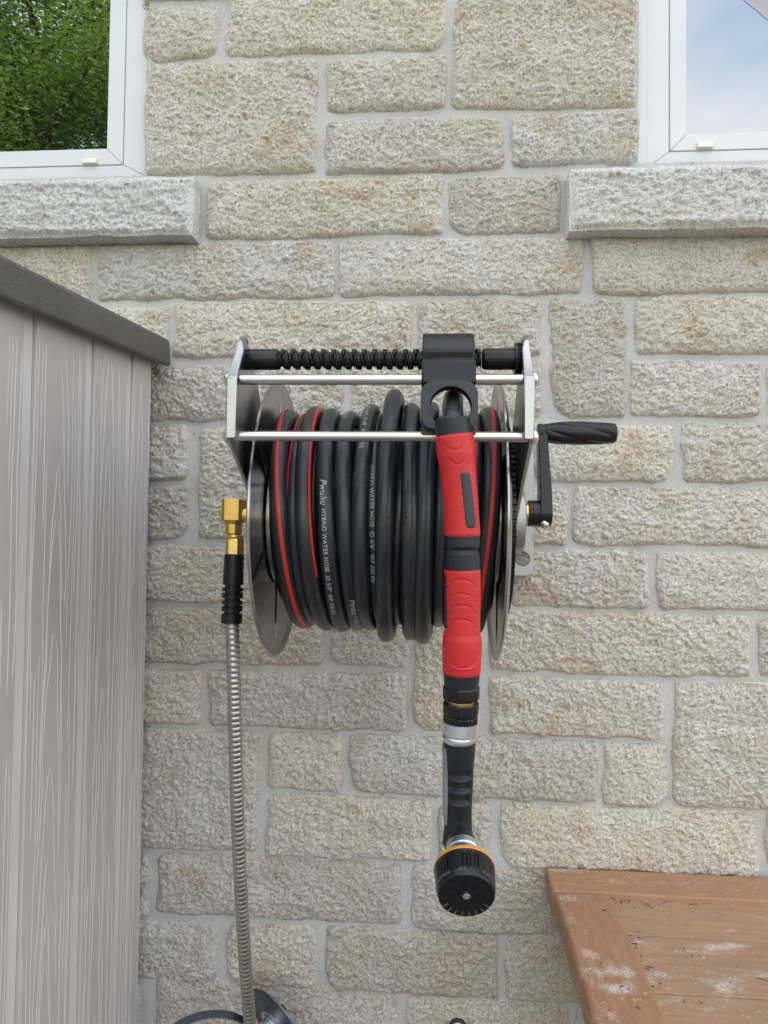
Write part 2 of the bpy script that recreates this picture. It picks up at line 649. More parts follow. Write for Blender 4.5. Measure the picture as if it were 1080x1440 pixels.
STONES = [
    (204, 8, 308, 83), (318, -14, 628, 74), (638, -16, 896, 151), (204, -95, 420, -4),
    (205, 86, 446, 245), (458, 80, 627, 155), (457, 166, 707, 241), (720, 157, 897, 232),
    (292, 250, 622, 332), (632, 247, 788, 327),
    (-60, 346, 127, 426), (139, 341, 470, 420), (479, 335, 819, 415), (832, 331, 1120, 412),
    (60, 432, 236, 505), (245, 424, 577, 501), (588, 421, 759, 498), (776, 419, 880, 585), (894, 416, 1140, 497),
    (150, 513, 482, 591), (493, 510, 640, 588), (650, 508, 762, 586), (886, 506, 1070, 586), (1081, 505, 1240, 586),
    (120, 599, 265, 675), (280, 602, 470, 758), (482, 600, 742, 676), (754, 597, 948, 677), (960, 595, 1180, 678),
    (110, 683, 266, 758), (482, 686, 660, 763), (672, 686, 798, 766), (807, 685, 1150, 768),
    (100, 768, 405, 846), (417, 771, 708, 850), (720, 774, 912, 855), (923, 776, 1130, 859),
    (110, 856, 453, 933), (467, 859, 574, 937), (583, 862, 674, 1028), (688, 861, 1053, 948), (1069, 868, 1230, 952),
    (100, 941, 282, 1018), (293, 946, 572, 1025), (689, 955, 933, 1036), (948, 961, 1190, 1139),
    (90, 1023, 362, 1193), (376, 1030, 479, 1112), (492, 1035, 626, 1118), (637, 1039, 841, 1125), (850, 1047, 939, 1133),
    (374, 1121, 607, 1209), (617, 1128, 690, 1212), (705, 1136, 1066, 1228), (1079, 1148, 1240, 1232),
    (70, 1201, 209, 1285), (222, 1207, 566, 1293), (578, 1220, 784, 1312), (796, 1238, 1040, 1325), (1052, 1244, 1230, 1330),
    (60, 1294, 308, 1375), (319, 1300, 443, 1388), (458, 1309, 700, 1399), (711, 1320, 930, 1412), (942, 1336, 1200, 1424),
    (50, 1383, 194, 1470), (219, 1385, 561, 1476), (571, 1406, 800, 1492), (812, 1420, 1060, 1506),
]


def stone_field(x0, x1, z0, z1, st, seed, H=.0078):
    pad = .008
    n = max(4, int(round((x1 - x0 + 2 * pad) / st)) + 1)
    m = max(4, int(round((z1 - z0 + 2 * pad) / st)) + 1)
    X, Z = np.meshgrid(np.linspace(x0 - pad, x1 + pad, n), np.linspace(z0 - pad, z1 + pad, m), indexing='ij')
    rnd = random.Random(seed)
    rc = rnd.uniform(.008, .019)
    cx, cz, hx, hz = (x0 + x1) / 2, (z0 + z1) / 2, (x1 - x0) / 2, (z1 - z0) / 2
    # a slight skew and unequal corners
    sk1, sk2 = rnd.uniform(-.022, .022), rnd.uniform(-.012, .012)
    U = X - cx + sk1 * (Z - cz) + vn(X / .035, Z / .035, seed + 1) * .0065 + vn(X / .011, Z / .011, seed + 2) * .0032
    W = Z - cz + sk2 * (X - cx) * .5 + vn(X / .04, Z / .04, seed + 3) * .0055 + vn(X / .011, Z / .011, seed + 4) * .0032
    rcs = np.where(U < 0, np.where(W < 0, rnd.choice([.005, .009, .013, .028]), rnd.uniform(.004, .013)), np.where(W < 0, rnd.choice([.005, .009, .013, .028]), rnd.uniform(.004, .013)))
    rcs = np.minimum(rcs, min(hx, hz) * .8)
    qx, qz = np.abs(U) - hx + rcs, np.abs(W) - hz + rcs
    d = -(np.hypot(np.maximum(qx, 0), np.maximum(qz, 0)) + np.minimum(np.maximum(qx, qz), 0) - rcs) + .0011
    H = H * rnd.uniform(.75, 1.2)
    prof = H * (1 - np.exp(-np.maximum(d, 0) / .0028)) * 1.0
    prof = prof + .0030 * sstep(.0, .03, d)
    a = sstep(.0, .006, d)
    big = vn(X / .075, Z / .055, seed + 11) * .0050 + vn(X / .034, Z / .028, seed + 12) * .0034
    # chipped, scaly relief: ridged noise, slightly longer than high
    wx = X + vn(X / .02, Z / .02, seed + 31) * .008
    wz = Z + vn(X / .02, Z / .02, seed + 32) * .008
    r1 = np.abs(vn(wx / .019, wz / .014, seed + 13)) * 2
    r2 = vn(wx / .0085, wz / .0066, seed + 14) + .5
    r3 = vn(wx / .0052, wz / .0040, seed + 15)
    r4 = vn(wx / .0028, wz / .0025, seed + 16)
    med = rnd.uniform(.7, 1.15) * ((r1 - .5) * .0010 + (r2 - .5) * .0024 + r3 * .0028 + r4 * .0034 + (hash2(np.arange(n)[:, None] * np.ones((1, m)), np.ones((n, 1)) * np.arange(m), seed + 19) - .5) * .0019)
    pit = sstep(.18, .36, vn(wx / .0075, wz / .0050, seed + 17)) * .0022
    # the upper part leans back a little and the foot of the stone overhangs
    lean = -(W / hz) * .0018
    h = prof + a * (big + med - pit + lean)
    h = np.where(d < 0, -.004 + np.maximum(d, -.004) * .8, h)
    h = np.where(d < -.0001, np.minimum(h, -.003), h)
    Y = -h
    keep = ~((d[:-1, :-1] < -.0045) & (d[1:, 1:] < -.0045) & (d[1:, :-1] < -.0045) & (d[:-1, 1:] < -.0045))
    return np.stack([X, Y, Z], -1).reshape(-1, 3), grid_quads(n, m, keep)


def add_stone(x0, x1, z0, z1, st, seed):
    V, Q = stone_field(x0, x1, z0, z1, st, seed)
    used = np.unique(Q)
    remap = np.zeros(len(V), np.int64)
    remap[used] = np.arange(len(used))
    return link('stone', quad_mesh('stone', V[used], remap[Q]), 'stone', house)


YS = -.004
rects = []
for i, (a, b, c, d) in enumerate(STONES):
    xm, ym = (a + c) / 2, (b + d) / 2
    x0, x1 = at(a, ym, YS)[0], at(c, ym, YS)[0]
    z1, z0 = at(xm, b, YS)[2], at(xm, d, YS)[2]
    rects.append((x0, x1, z0, z1))
    add_stone(x0, x1, z0, z1, .0018, 100 + i * 41)


# the wall goes on beside and above the picture with coarser stones of the same courses
def free(x0, x1, z0, z1):
    for (a, b, c, d) in rects:
        if x0 < b + .007 and x1 > a - .007 and z0 < d - .012 and z1 > c + .012:
            return False
    for (a, b, c, d) in holes:
        if x0 < b and x1 > a - .0 and z0 < d and z1 > c - .11:
            return False
    return True


rr = random.Random(5)
PITCH = (rects[11][2] - rects[37][2]) / 6.0          # height of a course
zc_ = (rects[11][2] - .004) % PITCH
k = 0
while zc_ < 2.6:
    z0, z1 = zc_ + .004, zc_ + PITCH - .009
    x = -1.7 + rr.uniform(0, .2)
    while x < 1.62:
        w = rr.choice([.12, .19, .26, .33])
        if x > .55 or x < -.62 or z0 > 2.06 or z1 < .47:
            ww = w
            while ww > .045 and not free(x, x + ww, z0, z1):
                ww -= .01
            if ww > .045:
                add_stone(x, x + ww, z0, z1, .008, 9000 + k * 37)
                x += ww + .012
                k += 1
                continue
            x += .01
        else:
            x += .01
    zc_ += PITCH


# ------------------------------------------------------------------ window sills (rock faced front, sawn sides)
def sill(x0, x1, z0, z1, yf, yb, seed):
    st = .0019
    n, m = int((x1 - x0) / st), int((z1 - z0) / st)
    X, Z = np.meshgrid(np.linspace(x0, x1, n), np.linspace(z0, z1, m), indexing='ij')
    e = np.minimum(np.minimum(X - x0, x1 - X), np.minimum(Z - z0, z1 - Z))
    a = sstep(0, .010, e)
    wx = X + vn(X / .03, Z / .03, seed) * .012
    wz = Z + vn(X / .03, Z / .03, seed + 1) * .012
    h = vn(wx / .08, wz / .05, seed + 2) * .008 + np.abs(vn(wx / .03, wz / .016, seed + 3)) * .007 + np.abs(vn(wx / .012, wz / .008, seed + 4)) * .007 + vn(wx / .006, wz / .005, seed + 5) * .0042 + vn(wx / .003, wz / .003, seed + 6) * .003 + (hash2(np.arange(n)[:, None] * np.ones((1, m)), np.ones((n, 1)) * np.arange(m), seed + 9) - .5) * .0018
    Y = yf - a * (h + .002) + (1 - a) * .003
    # upper edge set back: the front falls slightly forward towards the foot
    Y = Y + (Z - z0) / (z1 - z0) * .006
    Xe = X + (vn(X / .02, Z / .02, seed + 7) * .003) * sstep(.012, 0, e)
    Ze = Z + (vn(X / .02, Z / .02, seed + 8) * .003) * sstep(.012, 0, e)
    V = np.stack([Xe, Y, Ze], -1).reshape(-1, 3)
    Q = grid_quads(n, m)
    ring = [i * m for i in range(n)] + [(n - 1) * m + j for j in range(1, m)] + [i * m + m - 1 for i in range(n - 2, -1, -1)] + [j for j in range(m - 2, 0, -1)]
    o = len(V)
    B = V[ring].copy()
    B[:, 1] = yb
    L = len(ring)
    q2 = np.array([[ring[i], o + i, o + (i + 1) % L, ring[(i + 1) % L]] for i in range(L)])
    me = quad_mesh('window_sill', np.concatenate([V, B]), np.concatenate([Q, q2]), True)
    me.set_sharp_from_angle(angle=R(60))
    link('window_sill', me, 'sill_stone', house)


YF = -.043
sx1 = at(270.5, 290, YF)[0]
sill(holes[0][0] - .06, sx1, at(150, 331, YF)[2], at(150, 247, YF)[2], YF, .03, 501)
sx0 = at(802, 280, YF)[0]
sill(sx0, holes[1][1] + .06, at(940, 321, YF)[2], at(940, 230, YF)[2], YF, .03, 577)


# ------------------------------------------------------------------ windows
def ring_frame(parent, name, mat, x0, x1, z0, z1, w, yf, yb, bevel=.0012):
    """four mitred lengths round an opening"""
    g_ = .00025
    a, b, c, d = (x0, z0), (x1, z0), (x1, z1), (x0, z1)
    A, B, C, D = (x0 + w, z0 + w), (x1 - w, z0 + w), (x1 - w, z1 - w), (x0 + w, z1 - w)
    mb = MB()
    for poly, (dx, dz) in (((a, b, B, A), (0, -g_)), ((b, c, C, B), (g_, 0)), ((c, d, D, C), (0, g_)), ((d, a, A, D), (-g_, 0))):
        mb.prism([(p[0] + dx, p[1] + dz) for p in poly], yf, yb, 1)
    return obj(name, mb, mat, parent, sharp=30, bevel=bevel)


def window(side):
    # side -1: the right end of the left window is seen; +1: the left end of the right one
    if side < 0:
        hx0, hx1, hz0, hz1 = holes[0]
        gx, gz = at(157, 120, .022)[0], at(90, 216, .022)[2]
        fx, fz = at(177, 120, .014)[0], at(90, 235.5, .014)[2]
        ox = hx1 + .03
        x1, z0 = gx, gz
        win = bpy.data.objects.new('window', None)
    else:
        hx0, hx1, hz0, hz1 = holes[1]
        gx, gz = at(962, 100, .022)[0], at(1010, 193, .022)[2]
        fx, fz = at(940.5, 100, .014)[0], at(1010, 213, .014)[2]
        win = bpy.data.objects.new('window', None)
    COL.objects.link(win)
    win.parent = house
    wf = abs(gx - fx)                       # sash face
    top = hz1 - .02
    if side < 0:
        # outer frame runs under the stones at the jamb
        fo = LW + .006
        X0, X1, Z0 = hx0, fo, LZ - .004
        sash = (hx0 + (fo - fx), fx, fz, top)
        pane = (hx0 + (fo - gx), gx, gz, top - wf)
        wo = fo - fx
    else:
        fo = at(908.5, 110, .012)[0]
        X0, X1, Z0 = fo, hx1, RZ - .004
        sash = (fx, hx1 - (fx - fo), fz, top)
        pane = (gx, hx1 - (gx - fo), gz, top - wf)
        wo = fx - fo
    # frame members: jambs wo wide, bottom reaches from the sill to the sash
    mb = MB()
    g_ = .0003
    zb = fz
    Zt = hz1
    mb.prism([(X0, Z0), (X1, Z0), (sash[1], zb - g_), (sash[0], zb - g_)], .010, .07, 1)
    mb.prism([(X1 + g_ * 0, Z0 + g_), (X1, Zt), (sash[1] + g_, top), (sash[1] + g_, zb)], .010, .07, 1)
    mb.prism([(X0, Zt), (X0, Z0 + g_), (sash[0] - g_, zb), (sash[0] - g_, top)], .010, .07, 1)
    mb.prism([(X1, Zt), (X0, Zt), (sash[0], top + g_), (sash[1], top + g_)], .010, .07, 1)
    obj('frame', mb, 'vinyl', win, sharp=30, bevel=.0012)
    s_ = sash
    mb = MB()
    q = .0005
    a, b, c, d = (s_[0] + q, s_[2] + q), (s_[1] - q, s_[2] + q), (s_[1] - q, s_[3] - q), (s_[0] + q, s_[3] - q)
    A, B, C, D = (pane[0], pane[2]), (pane[1], pane[2]), (pane[1], pane[3]), (pane[0], pane[3])
    for poly, (dx, dz) in (((a, b, B, A), (0, -g_)), ((b, c, C, B), (g_, 0)), ((c, d, D, C), (0, g_)), ((d, a, A, D), (-g_, 0))):
        mb.prism([(p[0] + dx, p[1] + dz) for p in poly], .0085, .06, 1)
    obj('sash', mb, 'vinyl', win, sharp=30, bevel=.0011)
    e = .0016
    mb = MB()
    mb.box((pane[0] - .004, .0165, pane[2] - .004), (pane[1] + .004, .024, pane[2] + e))
    mb.box((pane[0] - .004, .0165, pane[3] - e), (pane[1] + .004, .024, pane[3] + .004))
    mb.box((pane[0] - .004, .0168, pane[2] + e), (pane[0] + e, .024, pane[3] - e))
    mb.box((pane[1] - e, .0168, pane[2] + e), (pane[1] + .004, .024, pane[3] - e))
    obj('gasket', mb, 'gasket', win, sharp=0)
    mb = MB().box((pane[0] - .003, .0205, pane[2] - .003), (pane[1] + .003, .0235, pane[3] + .003))
    obj('pane', mb, 'glass', win, sharp=0)
    # weep hole cover on the bottom rail
    if side < 0:
        p0, p1 = at(116, 231, .006), at(137, 222.5, .006)
    else:
        p0, p1 = at(980, 209, .006), at(1003, 199.5, .006)
    mb = MB().prism([(.0012, p0[2]), (.0095, p0[2] - .0), (.0095, p1[2]), (.004, p1[2])], p0[0], p1[0], 0)
    obj('weep_cover', mb, 'cream_plastic', win, bevel=.0012)
    # sealant strip between stone and frame
    mb = MB()
    if side > 0:
        mb.box((RW - .03, .004, RZ - .02), (fo - .0006, .05, hz1))
        obj('sealant', mb, 'vinyl', win, bevel=.001)
    return win


window(-1)
window(1)

# ------------------------------------------------------------------ storage shed (left)
def SH(px, py, X):
    """point of the plane x = X seen at a place of the photograph"""
    d = ray(px, py)
    return CAM + d * ((X - CAM[0]) / d[0])


XS = at(212, 560, -.045)[0]                      # side face of the shed
shed = thing('storage_shed', 'taupe resin storage shed with wood grain planks and a dark brown lid', 'shed', (XS - .4, -.5, 0))
YB = -.045                                        # back corner
ztop = lambda y: 1.25 + .277 + (y - YB) * .075    # the side rises towards the wall
edges = []
for pa, pb in ((28, 46), (117, 129.5), (175, 184.5)):
    edges.append((SH(pa, 700, XS)[1], SH(pb, 700, XS)[1]))
edges = sorted(edges)
segs = []
y_prev = edges[0][0]
# planks run from the back corner forwards
bounds = [-.98, -.84, -.70]
cuts = [(-.845, -.820), (-.700, -.676), (-.560, -.536)]
cuts = [c for c in cuts if c[1] < edges[0][0] - .06] + edges
start = -1.0
for (a, b) in cuts:
    segs.append((start, a, 'plank'))
    segs.append((a, b, 'strip'))
    start = b
segs.append((start, YB, 'plank'))


def grain(plank, y0, y1, seed):
    """moulded wood grain: fine raised ridges, straight at the edges and arched in the middle of a plank"""
    g_ = random.Random(seed)
    w = y1 - y0
    if y1 < -.62:
        return
    cv = []
    zt_ = ztop(y0) - .02
    for side in (0, 1):
        off = .005
        while off < w * .30:
            z = .35 + g_.uniform(0, .2)
            while z < zt_:
                L_ = g_.uniform(.12, .65)
                cv.append(((y0 + off) if side == 0 else (y1 - off), z, min(z + L_, zt_), 0, g_.random() * 50))
                z += L_ + g_.uniform(.03, .30)
            off += g_.uniform(.006, .011)
    out = MB()
    lines = []
    for (yy, za, zb, k, ph) in cv:
        zz = np.arange(za, zb, .012)
        if len(zz) > 3:
            lines.append(np.stack([yy + vn(zz / .13, zz * 0 + ph, seed) * .007 + vn(zz / .03, zz * 0 + ph, seed + 1) * .0012, zz], -1))
    up = g_.random() < .5
    zc0 = .30 + g_.uniform(0, .15)
    yc_ = (y0 + y1) / 2 + g_.uniform(-.1, .1) * w
    while zc0 < zt_ + .1:
        Lg = g_.uniform(.22, .5)
        for sg in (-1, 1):
            if g_.random() < .2:
                continue
            u = np.linspace(.0, 1, 40)
            zz = zc0 + (-u if up else u) * Lg
            yy = yc_ + sg * w * .21 * (u ** .55) + vn(zz / .05, zz * 0 + sg + zc0 * 9, seed) * .0045
            m_ = (zz > .33) & (zz < zt_)
            if m_.sum() > 6:
                lines.append(np.stack([yy, zz], -1)[m_])
        zc0 += g_.uniform(.05, .17)
    for ln in lines:
        n_ = len(ln)
        hw = np.full(n_, g_.uniform(.0007, .0012))
        hw[0] = hw[-1] = .0002
        V, Fs = [], []
        for (yy, zz), h_ in zip(ln, hw):
            V += [(XS - .0003, yy - h_, zz), (XS + .0007 * h_ / .001, yy, zz), (XS - .0003, yy + h_, zz)]
        for k in range(n_ - 1):
            Fs += [(3 * k, 3 * k + 1, 3 * k + 4, 3 * k + 3), (3 * k + 1, 3 * k + 2, 3 * k + 5, 3 * k + 4)]
        out.add(V, Fs)
    if out.f:
        o = obj('grain', out, 'shed_grain', plank, sharp=0)
        o['kind'] = 'stuff'


for (a, b, kind) in segs:
    if kind == 'plank':
        mb = MB().prism([(a, 0.03), (b, 0.03), (b, ztop(b)), (a, ztop(a))], XS - .012, XS, 0)
        pk_ = obj('plank', mb, 'shed_resin', shed, sharp=30, bevel=.0012)
        grain(pk_, a, b, int(abs(a) * 1000))
    else:
        mb = MB().prism([(a + .0005, 0.03), (b - .0005, 0.03), (b - .0005, ztop(b)), (a + .0005, ztop(a))], XS - .016, XS - .0042, 0)
        obj('strip', mb, 'shed_strip', shed, sharp=30, bevel=.0015)
mb = MB().prism([(-.999, .03), (YB - .001, .03), (YB - .001, ztop(YB) - .012), (-.999, ztop(-.999) - .012)], XS - 1.0, XS - .016, 0)
obj('body', mb, 'shed_strip', shed, sharp=0)
xx_ = XS - 1.0
while xx_ < XS - .03:
    xe_ = min(xx_ + .125, XS - .0125)
    zz_ = ztop(-1.0)
    mb = MB().box((xx_, -1.012, .03), (xe_ - .014, -1.0005, zz_))
    obj('plank', mb, 'shed_strip', shed, sharp=30, bevel=.0015)
    xx_ = xe_
# lid: sloping slab with a deep rounded rim
XL = at(240, 500, -.022)[0]
yl0, yl1 = -1.04, -.022
zt = lambda y: at(240, 477, -.022)[2] + (y + .022) * .075
prof = []
for y in (yl0, yl1):
    prof.append((y, zt(y)))
mb = MB()
# cross-section of the rim in x,z swept along y (two stations follow the slope)
th = at(240, 477, -.022)[2] - at(240, 515, -.022)[2]
sec = [(XL - .006, 0), (XL - .0015, -.004), (XL + .001, -th + .004), (XL, -th), (XL - .006, -th - .001), (XL - .009, -th + .006), (XL - .03, -th + .010), (XL - .03, -th + .02), (XL - 1.05, -th + .02), (XL - 1.05, .006), (XL - .5, .03), (XL - .03, .004)]
N = len(sec)
V = []
for y in (yl0, yl1):
    for (x, dz) in sec:
        V.append((x, y, zt(y) + dz))
Fs = [(i, (i + 1) % N, N + (i + 1) % N, N + i) for i in range(N)] + [tuple(range(N)), tuple(range(N, 2 * N))[::-1]]
mb.add(V, Fs)
obj('lid', mb, 'shed_lid', shed, sharp=40, bevel=.0035, seg=3)

# ------------------------------------------------------------------ wooden table (right)
TZ = at(900, 1225, -.012)[2]
pA = at(767, 1222, -.012)
TX = pA[0]
TYB = -.012
RWD = .078
ROT = 0.0


def on_table(px, py, z, rx, ry, am):
    d = ray(px, py)
    p = CAM + d * ((z - CAM[2]) / d[2])
    return (p[0], p[1], rx, ry, am)


blob_rail = [on_table(*q) for q in ((797, 1262, TZ, .020, .012, .5), (800, 1290, TZ, .014, .025, .32), (828, 1342, TZ, .016, .012, .45), (868, 1366, TZ, .022, .012, .7), (872, 1390, TZ, .018, .010, .8),
                                    (840, 1375, TZ, .03, .03, .32), (850, 1425, TZ, .02, .02, .3), (868, 1300, TZ, .01, .02, .25))]
blob_board = [on_table(*q) for q in ((1010, 1333, TZ - .009, .022, .006, .9), (1030, 1329, TZ - .009, .016, .005, .7), (985, 1340, TZ - .009, .03, .008, .4), (905, 1380, TZ - .009, .018, .010, .55), (925, 1372, TZ - .009, .03, .008, .35),
                                     (1018, 1392, TZ - .009, .013, .013, .65), (1030, 1380, TZ - .009, .03, .02, .3), (895, 1325, TZ - .009, .014, .012, .32), (1028, 1310, TZ - .009, .01, .004, .5), (1070, 1370, TZ - .009, .012, .01, .45), (1005, 1420, TZ - .009, .02, .01, .35), (940, 1405, TZ - .009, .02, .01, .3))]
OB = np.array([TX, TYB - .35, 0.0])
sh_ = lambda bl: [(x - OB[0], y - OB[1], a, b, c) for (x, y, a, b, c) in bl]
wood('wood_rail', (6, .7, 6), (.29, .150, .080), (.38, .205, .112), sh_(blob_rail))
wood('wood_back', (.7, 6, 6), (.31, .165, .09), (.39, .22, .13), [(.03, .34, .03, .012, .45), (.20, .32, .04, .015, .28), (.10, .31, .05, .01, .25)])
wood('wood_board', (.7, 6, 6), (.32, .19, .11), (.41, .255, .155), sh_(blob_board))
table = thing('wooden_table', 'brown stained wooden table with white chalky marks standing against the wall', 'table', OB)
TW, TD, TH_ = 1.15, .72, .038
mb = MB().box((TX, TYB - RWD, TZ - TH_), (TX + TW, TYB, TZ))
obj('rail', mb, 'wood_back', table, bevel=.003)
for x0 in (TX + .0015, TX + TW - RWD):
    mb = MB().box((x0, TYB - TD + RWD + .0008, TZ - TH_ + .0005), (x0 + RWD, TYB - RWD - .0008, TZ - .0006))
    obj('rail', mb, 'wood_rail', table, bevel=.005, seg=3)
mb = MB().box((TX, TYB - TD, TZ - TH_), (TX + TW, TYB - TD + RWD, TZ))
obj('rail', mb, 'wood_back', table, bevel=.003)
yb_ = TYB - RWD + .012
zb_ = TZ - .009
j1 = CAM[1] + 0
cutsY = [yb_]
for (px, py) in ((960, 1319.5), (980, 1400)):
    d = ray(px, py)
    p = CAM + d * ((zb_ - CAM[2]) / d[2])
    cutsY.append(p[1])
while cutsY[-1] > TYB - TD + RWD + .05:
    cutsY.append(max(cutsY[-1] - .125, TYB - TD + RWD - .012))
for i in range(len(cutsY) - 1):
    mb = MB().box((TX + RWD - .012, cutsY[i + 1] + .0006, zb_ - .02), (TX + TW - RWD + .012, cutsY[i] - .0006, zb_ + max(0.0, .0014 - .0007 * i)))
    obj('board', mb, 'wood_board', table, bevel=.0012)
for (lx, ly) in ((TX + .10, TYB - .13), (TX + TW - .15, TYB - .13), (TX + .10, TYB - TD + .08), (TX + TW - .15, TYB - TD + .08)):
    mb = MB().box((lx, ly, .004), (lx + .05, ly + .05, TZ - TH_ - .0005))
    obj('leg', mb, 'wood_rail', table, bevel=.003)
# litter lying on the boards: bits of twig and seed husk, uncountable
mb = MB()
rl = random.Random(11)
for i in range(150):
    if i < 70:
        x, y = TX + RWD + abs(rl.gauss(0, .09)) + .002, yb_ - .013 - abs(rl.gauss(0, .012))
    elif i < 90:
        x, y = TX + RWD + .004 + abs(rl.gauss(0, .006)), rl.uniform(-.33, -.1)
    else:
        x, y = TX + rl.uniform(.085, .5), rl.uniform(-.45, -.1)
    L_ = rl.choice([.001, .0015, .002, .003, .003, .005, .009]) * rl.uniform(.7, 1.3)
    a = rl.uniform(-.6, .6) if rl.random() < .7 else rl.uniform(-1.5, 1.5)
    r = rl.uniform(.0004, .0008)
    z = zb_ + .0008 + r
    p = np.array([x, y, z])
    dv = np.array([math.cos(a), math.sin(a), rl.uniform(0, .05)]) * L_ / 2
    nrm = np.array([-math.sin(a), math.cos(a), 0]) * L_ * rl.uniform(-.12, .12)
    mb.sweep([p - dv, p + nrm, p + dv], [r * .6, r, r * .4], 5, ref=(0, 0, 1))
for i in range(14):
    x, y = TX + rl.uniform(.012, .07), rl.uniform(-.45, -.04)
    L_ = rl.choice([.0012, .002, .002, .006])
    a = rl.uniform(-1.5, 1.5)
    p = np.array([x, y, TZ + .0006])
    dv = np.array([math.cos(a), math.sin(a), 0]) * L_ / 2
    mb.sweep([p - dv, p, p + dv], [.0003, .0006, .0003], 5, ref=(0, 0, 1))
lit = obj('leaf_litter', mb, 'twig')
lit['kind'] = 'stuff'
lit['label'] = 'dark bits of twig and husk scattered on the table boards'
lit['category'] = 'litter'

# ------------------------------------------------------------------ hose reel
D0 = 1.215                                       # local y = depth - D0


def LP(px, py, Z):
    return P(px, py, Z)


ZC, RD = .928, .165                               # axle depth, disc radius
yC = ZC - abs(CAML[1])
yof = lambda Z: Z + CAML[1]
zC = P(383, 729, ZC)[2]
xL = P(345, 735, ZC - RD)[0]
xR = P(719.5, 735, ZC - RD)[0]
reel_base = l2w(np.array([(xL + xR) / 2, -.012, zC]))
reel = thing('hose_reel', 'stainless steel wall mounted hose reel with black crank handle on the right', 'hose reel', reel_base)


def disc(x, sgn):
    """pressed steel flange; sgn +1: its inner side faces +x"""
    prof = [(.0, .012), (.0, .152), (.0006, .1555), (.0022, .159), (.0036, .1625), (.0042, .1642), (.0034, RD), (.0018, RD), (.0008, .1632), (-.0006, .1595), (-.0016, .156), (-.002, .152), (-.002, .012)]
    mb = MB(True).lathe((x, yC, zC), (sgn, 0, 0), prof, 96, cap=False)
    d = obj('flange_disc', mb, 'steel_disc', reel, sharp=28)
    # pressed radial ribs
    for k in range(6):
        a = R(28 + k * 60)
        u = np.array([0, math.cos(a), math.sin(a)])
        v = np.array([0, -math.sin(a), math.cos(a)])
        o = np.array([x, yC, zC])
        mb = MB(True)
        w0, w1 = .0012, .0008
        V = []
        for (r, w, h) in ((.062, w0, .0002), (.070, w0, .0011), (.140, w1, .0011), (.150, w1, -.0002)):
            for sg in (-1, 1):
                V.append(o + u * r + v * (w + .001) * sg + np.array([sgn * -.0004, 0, 0]))
                V.append(o + u * r + v * w * sg + np.array([sgn * h, 0, 0]))
        Fs = []
        for s in range(3):
            b0, b1 = s * 4, s * 4 + 4
            Fs += [(b0, b1, b1 + 1, b0 + 1), (b0 + 1, b1 + 1, b1 + 3, b0 + 3), (b0 + 3, b1 + 3, b1 + 2, b0 + 2)]
        mb.add(V, Fs)
        obj('rib', mb, 'steel_disc', d, sharp=50)
    return d


disc(xL, 1)
disc(xR, -1)
mb = MB(True).lathe((xL + .002, yC, zC), (1, 0, 0), [(0, .078), (xR - xL - .004, .078)], 48, cap=False)
obj('drum', mb, 'steel_disc', reel)
mb = MB(True).lathe((xL - .008, yC, zC), (1, 0, 0), [(0, .009), (xR - xL + .03, .009)], 24)
obj('axle', mb, 'screw_steel', reel)

# side arms: bent plates that carry rods, screw and axle
PL = [P(318, 535, .72), P(318, 614, .72)]
xa0 = P(318, 560, .722)[0]                       # outer face left
xa1 = P(332.5, 560, .722)[0]
xb0 = P(737, 560, .722)[0]
xb1 = P(752, 560, .722)[0]
zf1 = P(318, 531, .722)[2]
zf0 = P(318, 612, .722)[2]
ztp = P(330, 468, .757)[2]


def arc(c, r, a0, a1, n):
    return [(c[0] + r * math.cos(R(a0 + (a1 - a0) * i / (n - 1))), c[1] + r * math.sin(R(a0 + (a1 - a0) * i / (n - 1)))) for i in range(n)]


yf = yof(.722)
poly = [(yf, zf0 + .006), (yf, zf1)]
poly += arc((yof(.778), ztp - .023), .023, 165, 30, 9)
poly += [(yof(.838), P(358, 545, .838)[2])]
poly += arc((yC + .004, zC), .04, 50, -120, 14)
poly += [(yof(.80), P(346, 682, .80)[2])]
poly += arc((yf + .008, zf0 + .002), .008, 270, 190, 5)
T = .0042
for (x0, x1) in ((xa0, xa0 + T), (xb1 - T, xb1)):
    mb = MB(True).prism(poly, x0, x1, 0)
    a_ = obj('side_arm', mb, 'steel_plate', reel, sharp=30, bevel=.0008)
    # folded lip along the front edge gives the arm its width
    lx0, lx1 = (x0 + .0002, xa1) if x0 == xa0 else (xb0, x1 - .0002)
    pts = [(yf, zf0 - .004), (yf, zf1), (yof(.757) - .0012, ztp - .012)]
    mb = MB(True)
    off = -.0006
    lip = [(yf + off, zf0 - .003), (yf + off, zf1 + .0005)] + [(p[0] + off, p[1] + .0004) for p in arc((yof(.778), ztp - .023), .0235, 165, 70, 7)]
    inn = [(p[0] + .0042, p[1] - (.0 if i < 2 else .003)) for i, p in enumerate(lip)]
    V, n_ = [], len(lip)
    for k_, (p, q_) in enumerate(zip(lip, inn)):
        u_ = 0 if k_ < 2 else min(1.0, .35 + (k_ - 2) / 3)
        w_ = (lx1 - lx0) * (1 - .5 * u_)
        xx0, xx1 = (lx0, lx0 + w_) if x0 == xa0 else (lx1 - w_, lx1)
        V += [(xx0, *p), (xx1, *p), (xx1, *q_), (xx0, *q_)]
    Fs = [(0, 1, 2, 3), tuple(4 * n_ - 4 + k_ for k_ in range(4))]
    for k_ in range(n_ - 1):
        for m_ in range(4):
            Fs.append((4 * k_ + m_, 4 * k_ + (m_ + 1) % 4, 4 * k_ + 4 + (m_ + 1) % 4, 4 * k_ + 4 + m_))
    mb.add(V, Fs)
    obj('lip', mb, 'steel_plate', a_, sharp=30, bevel=.0012)

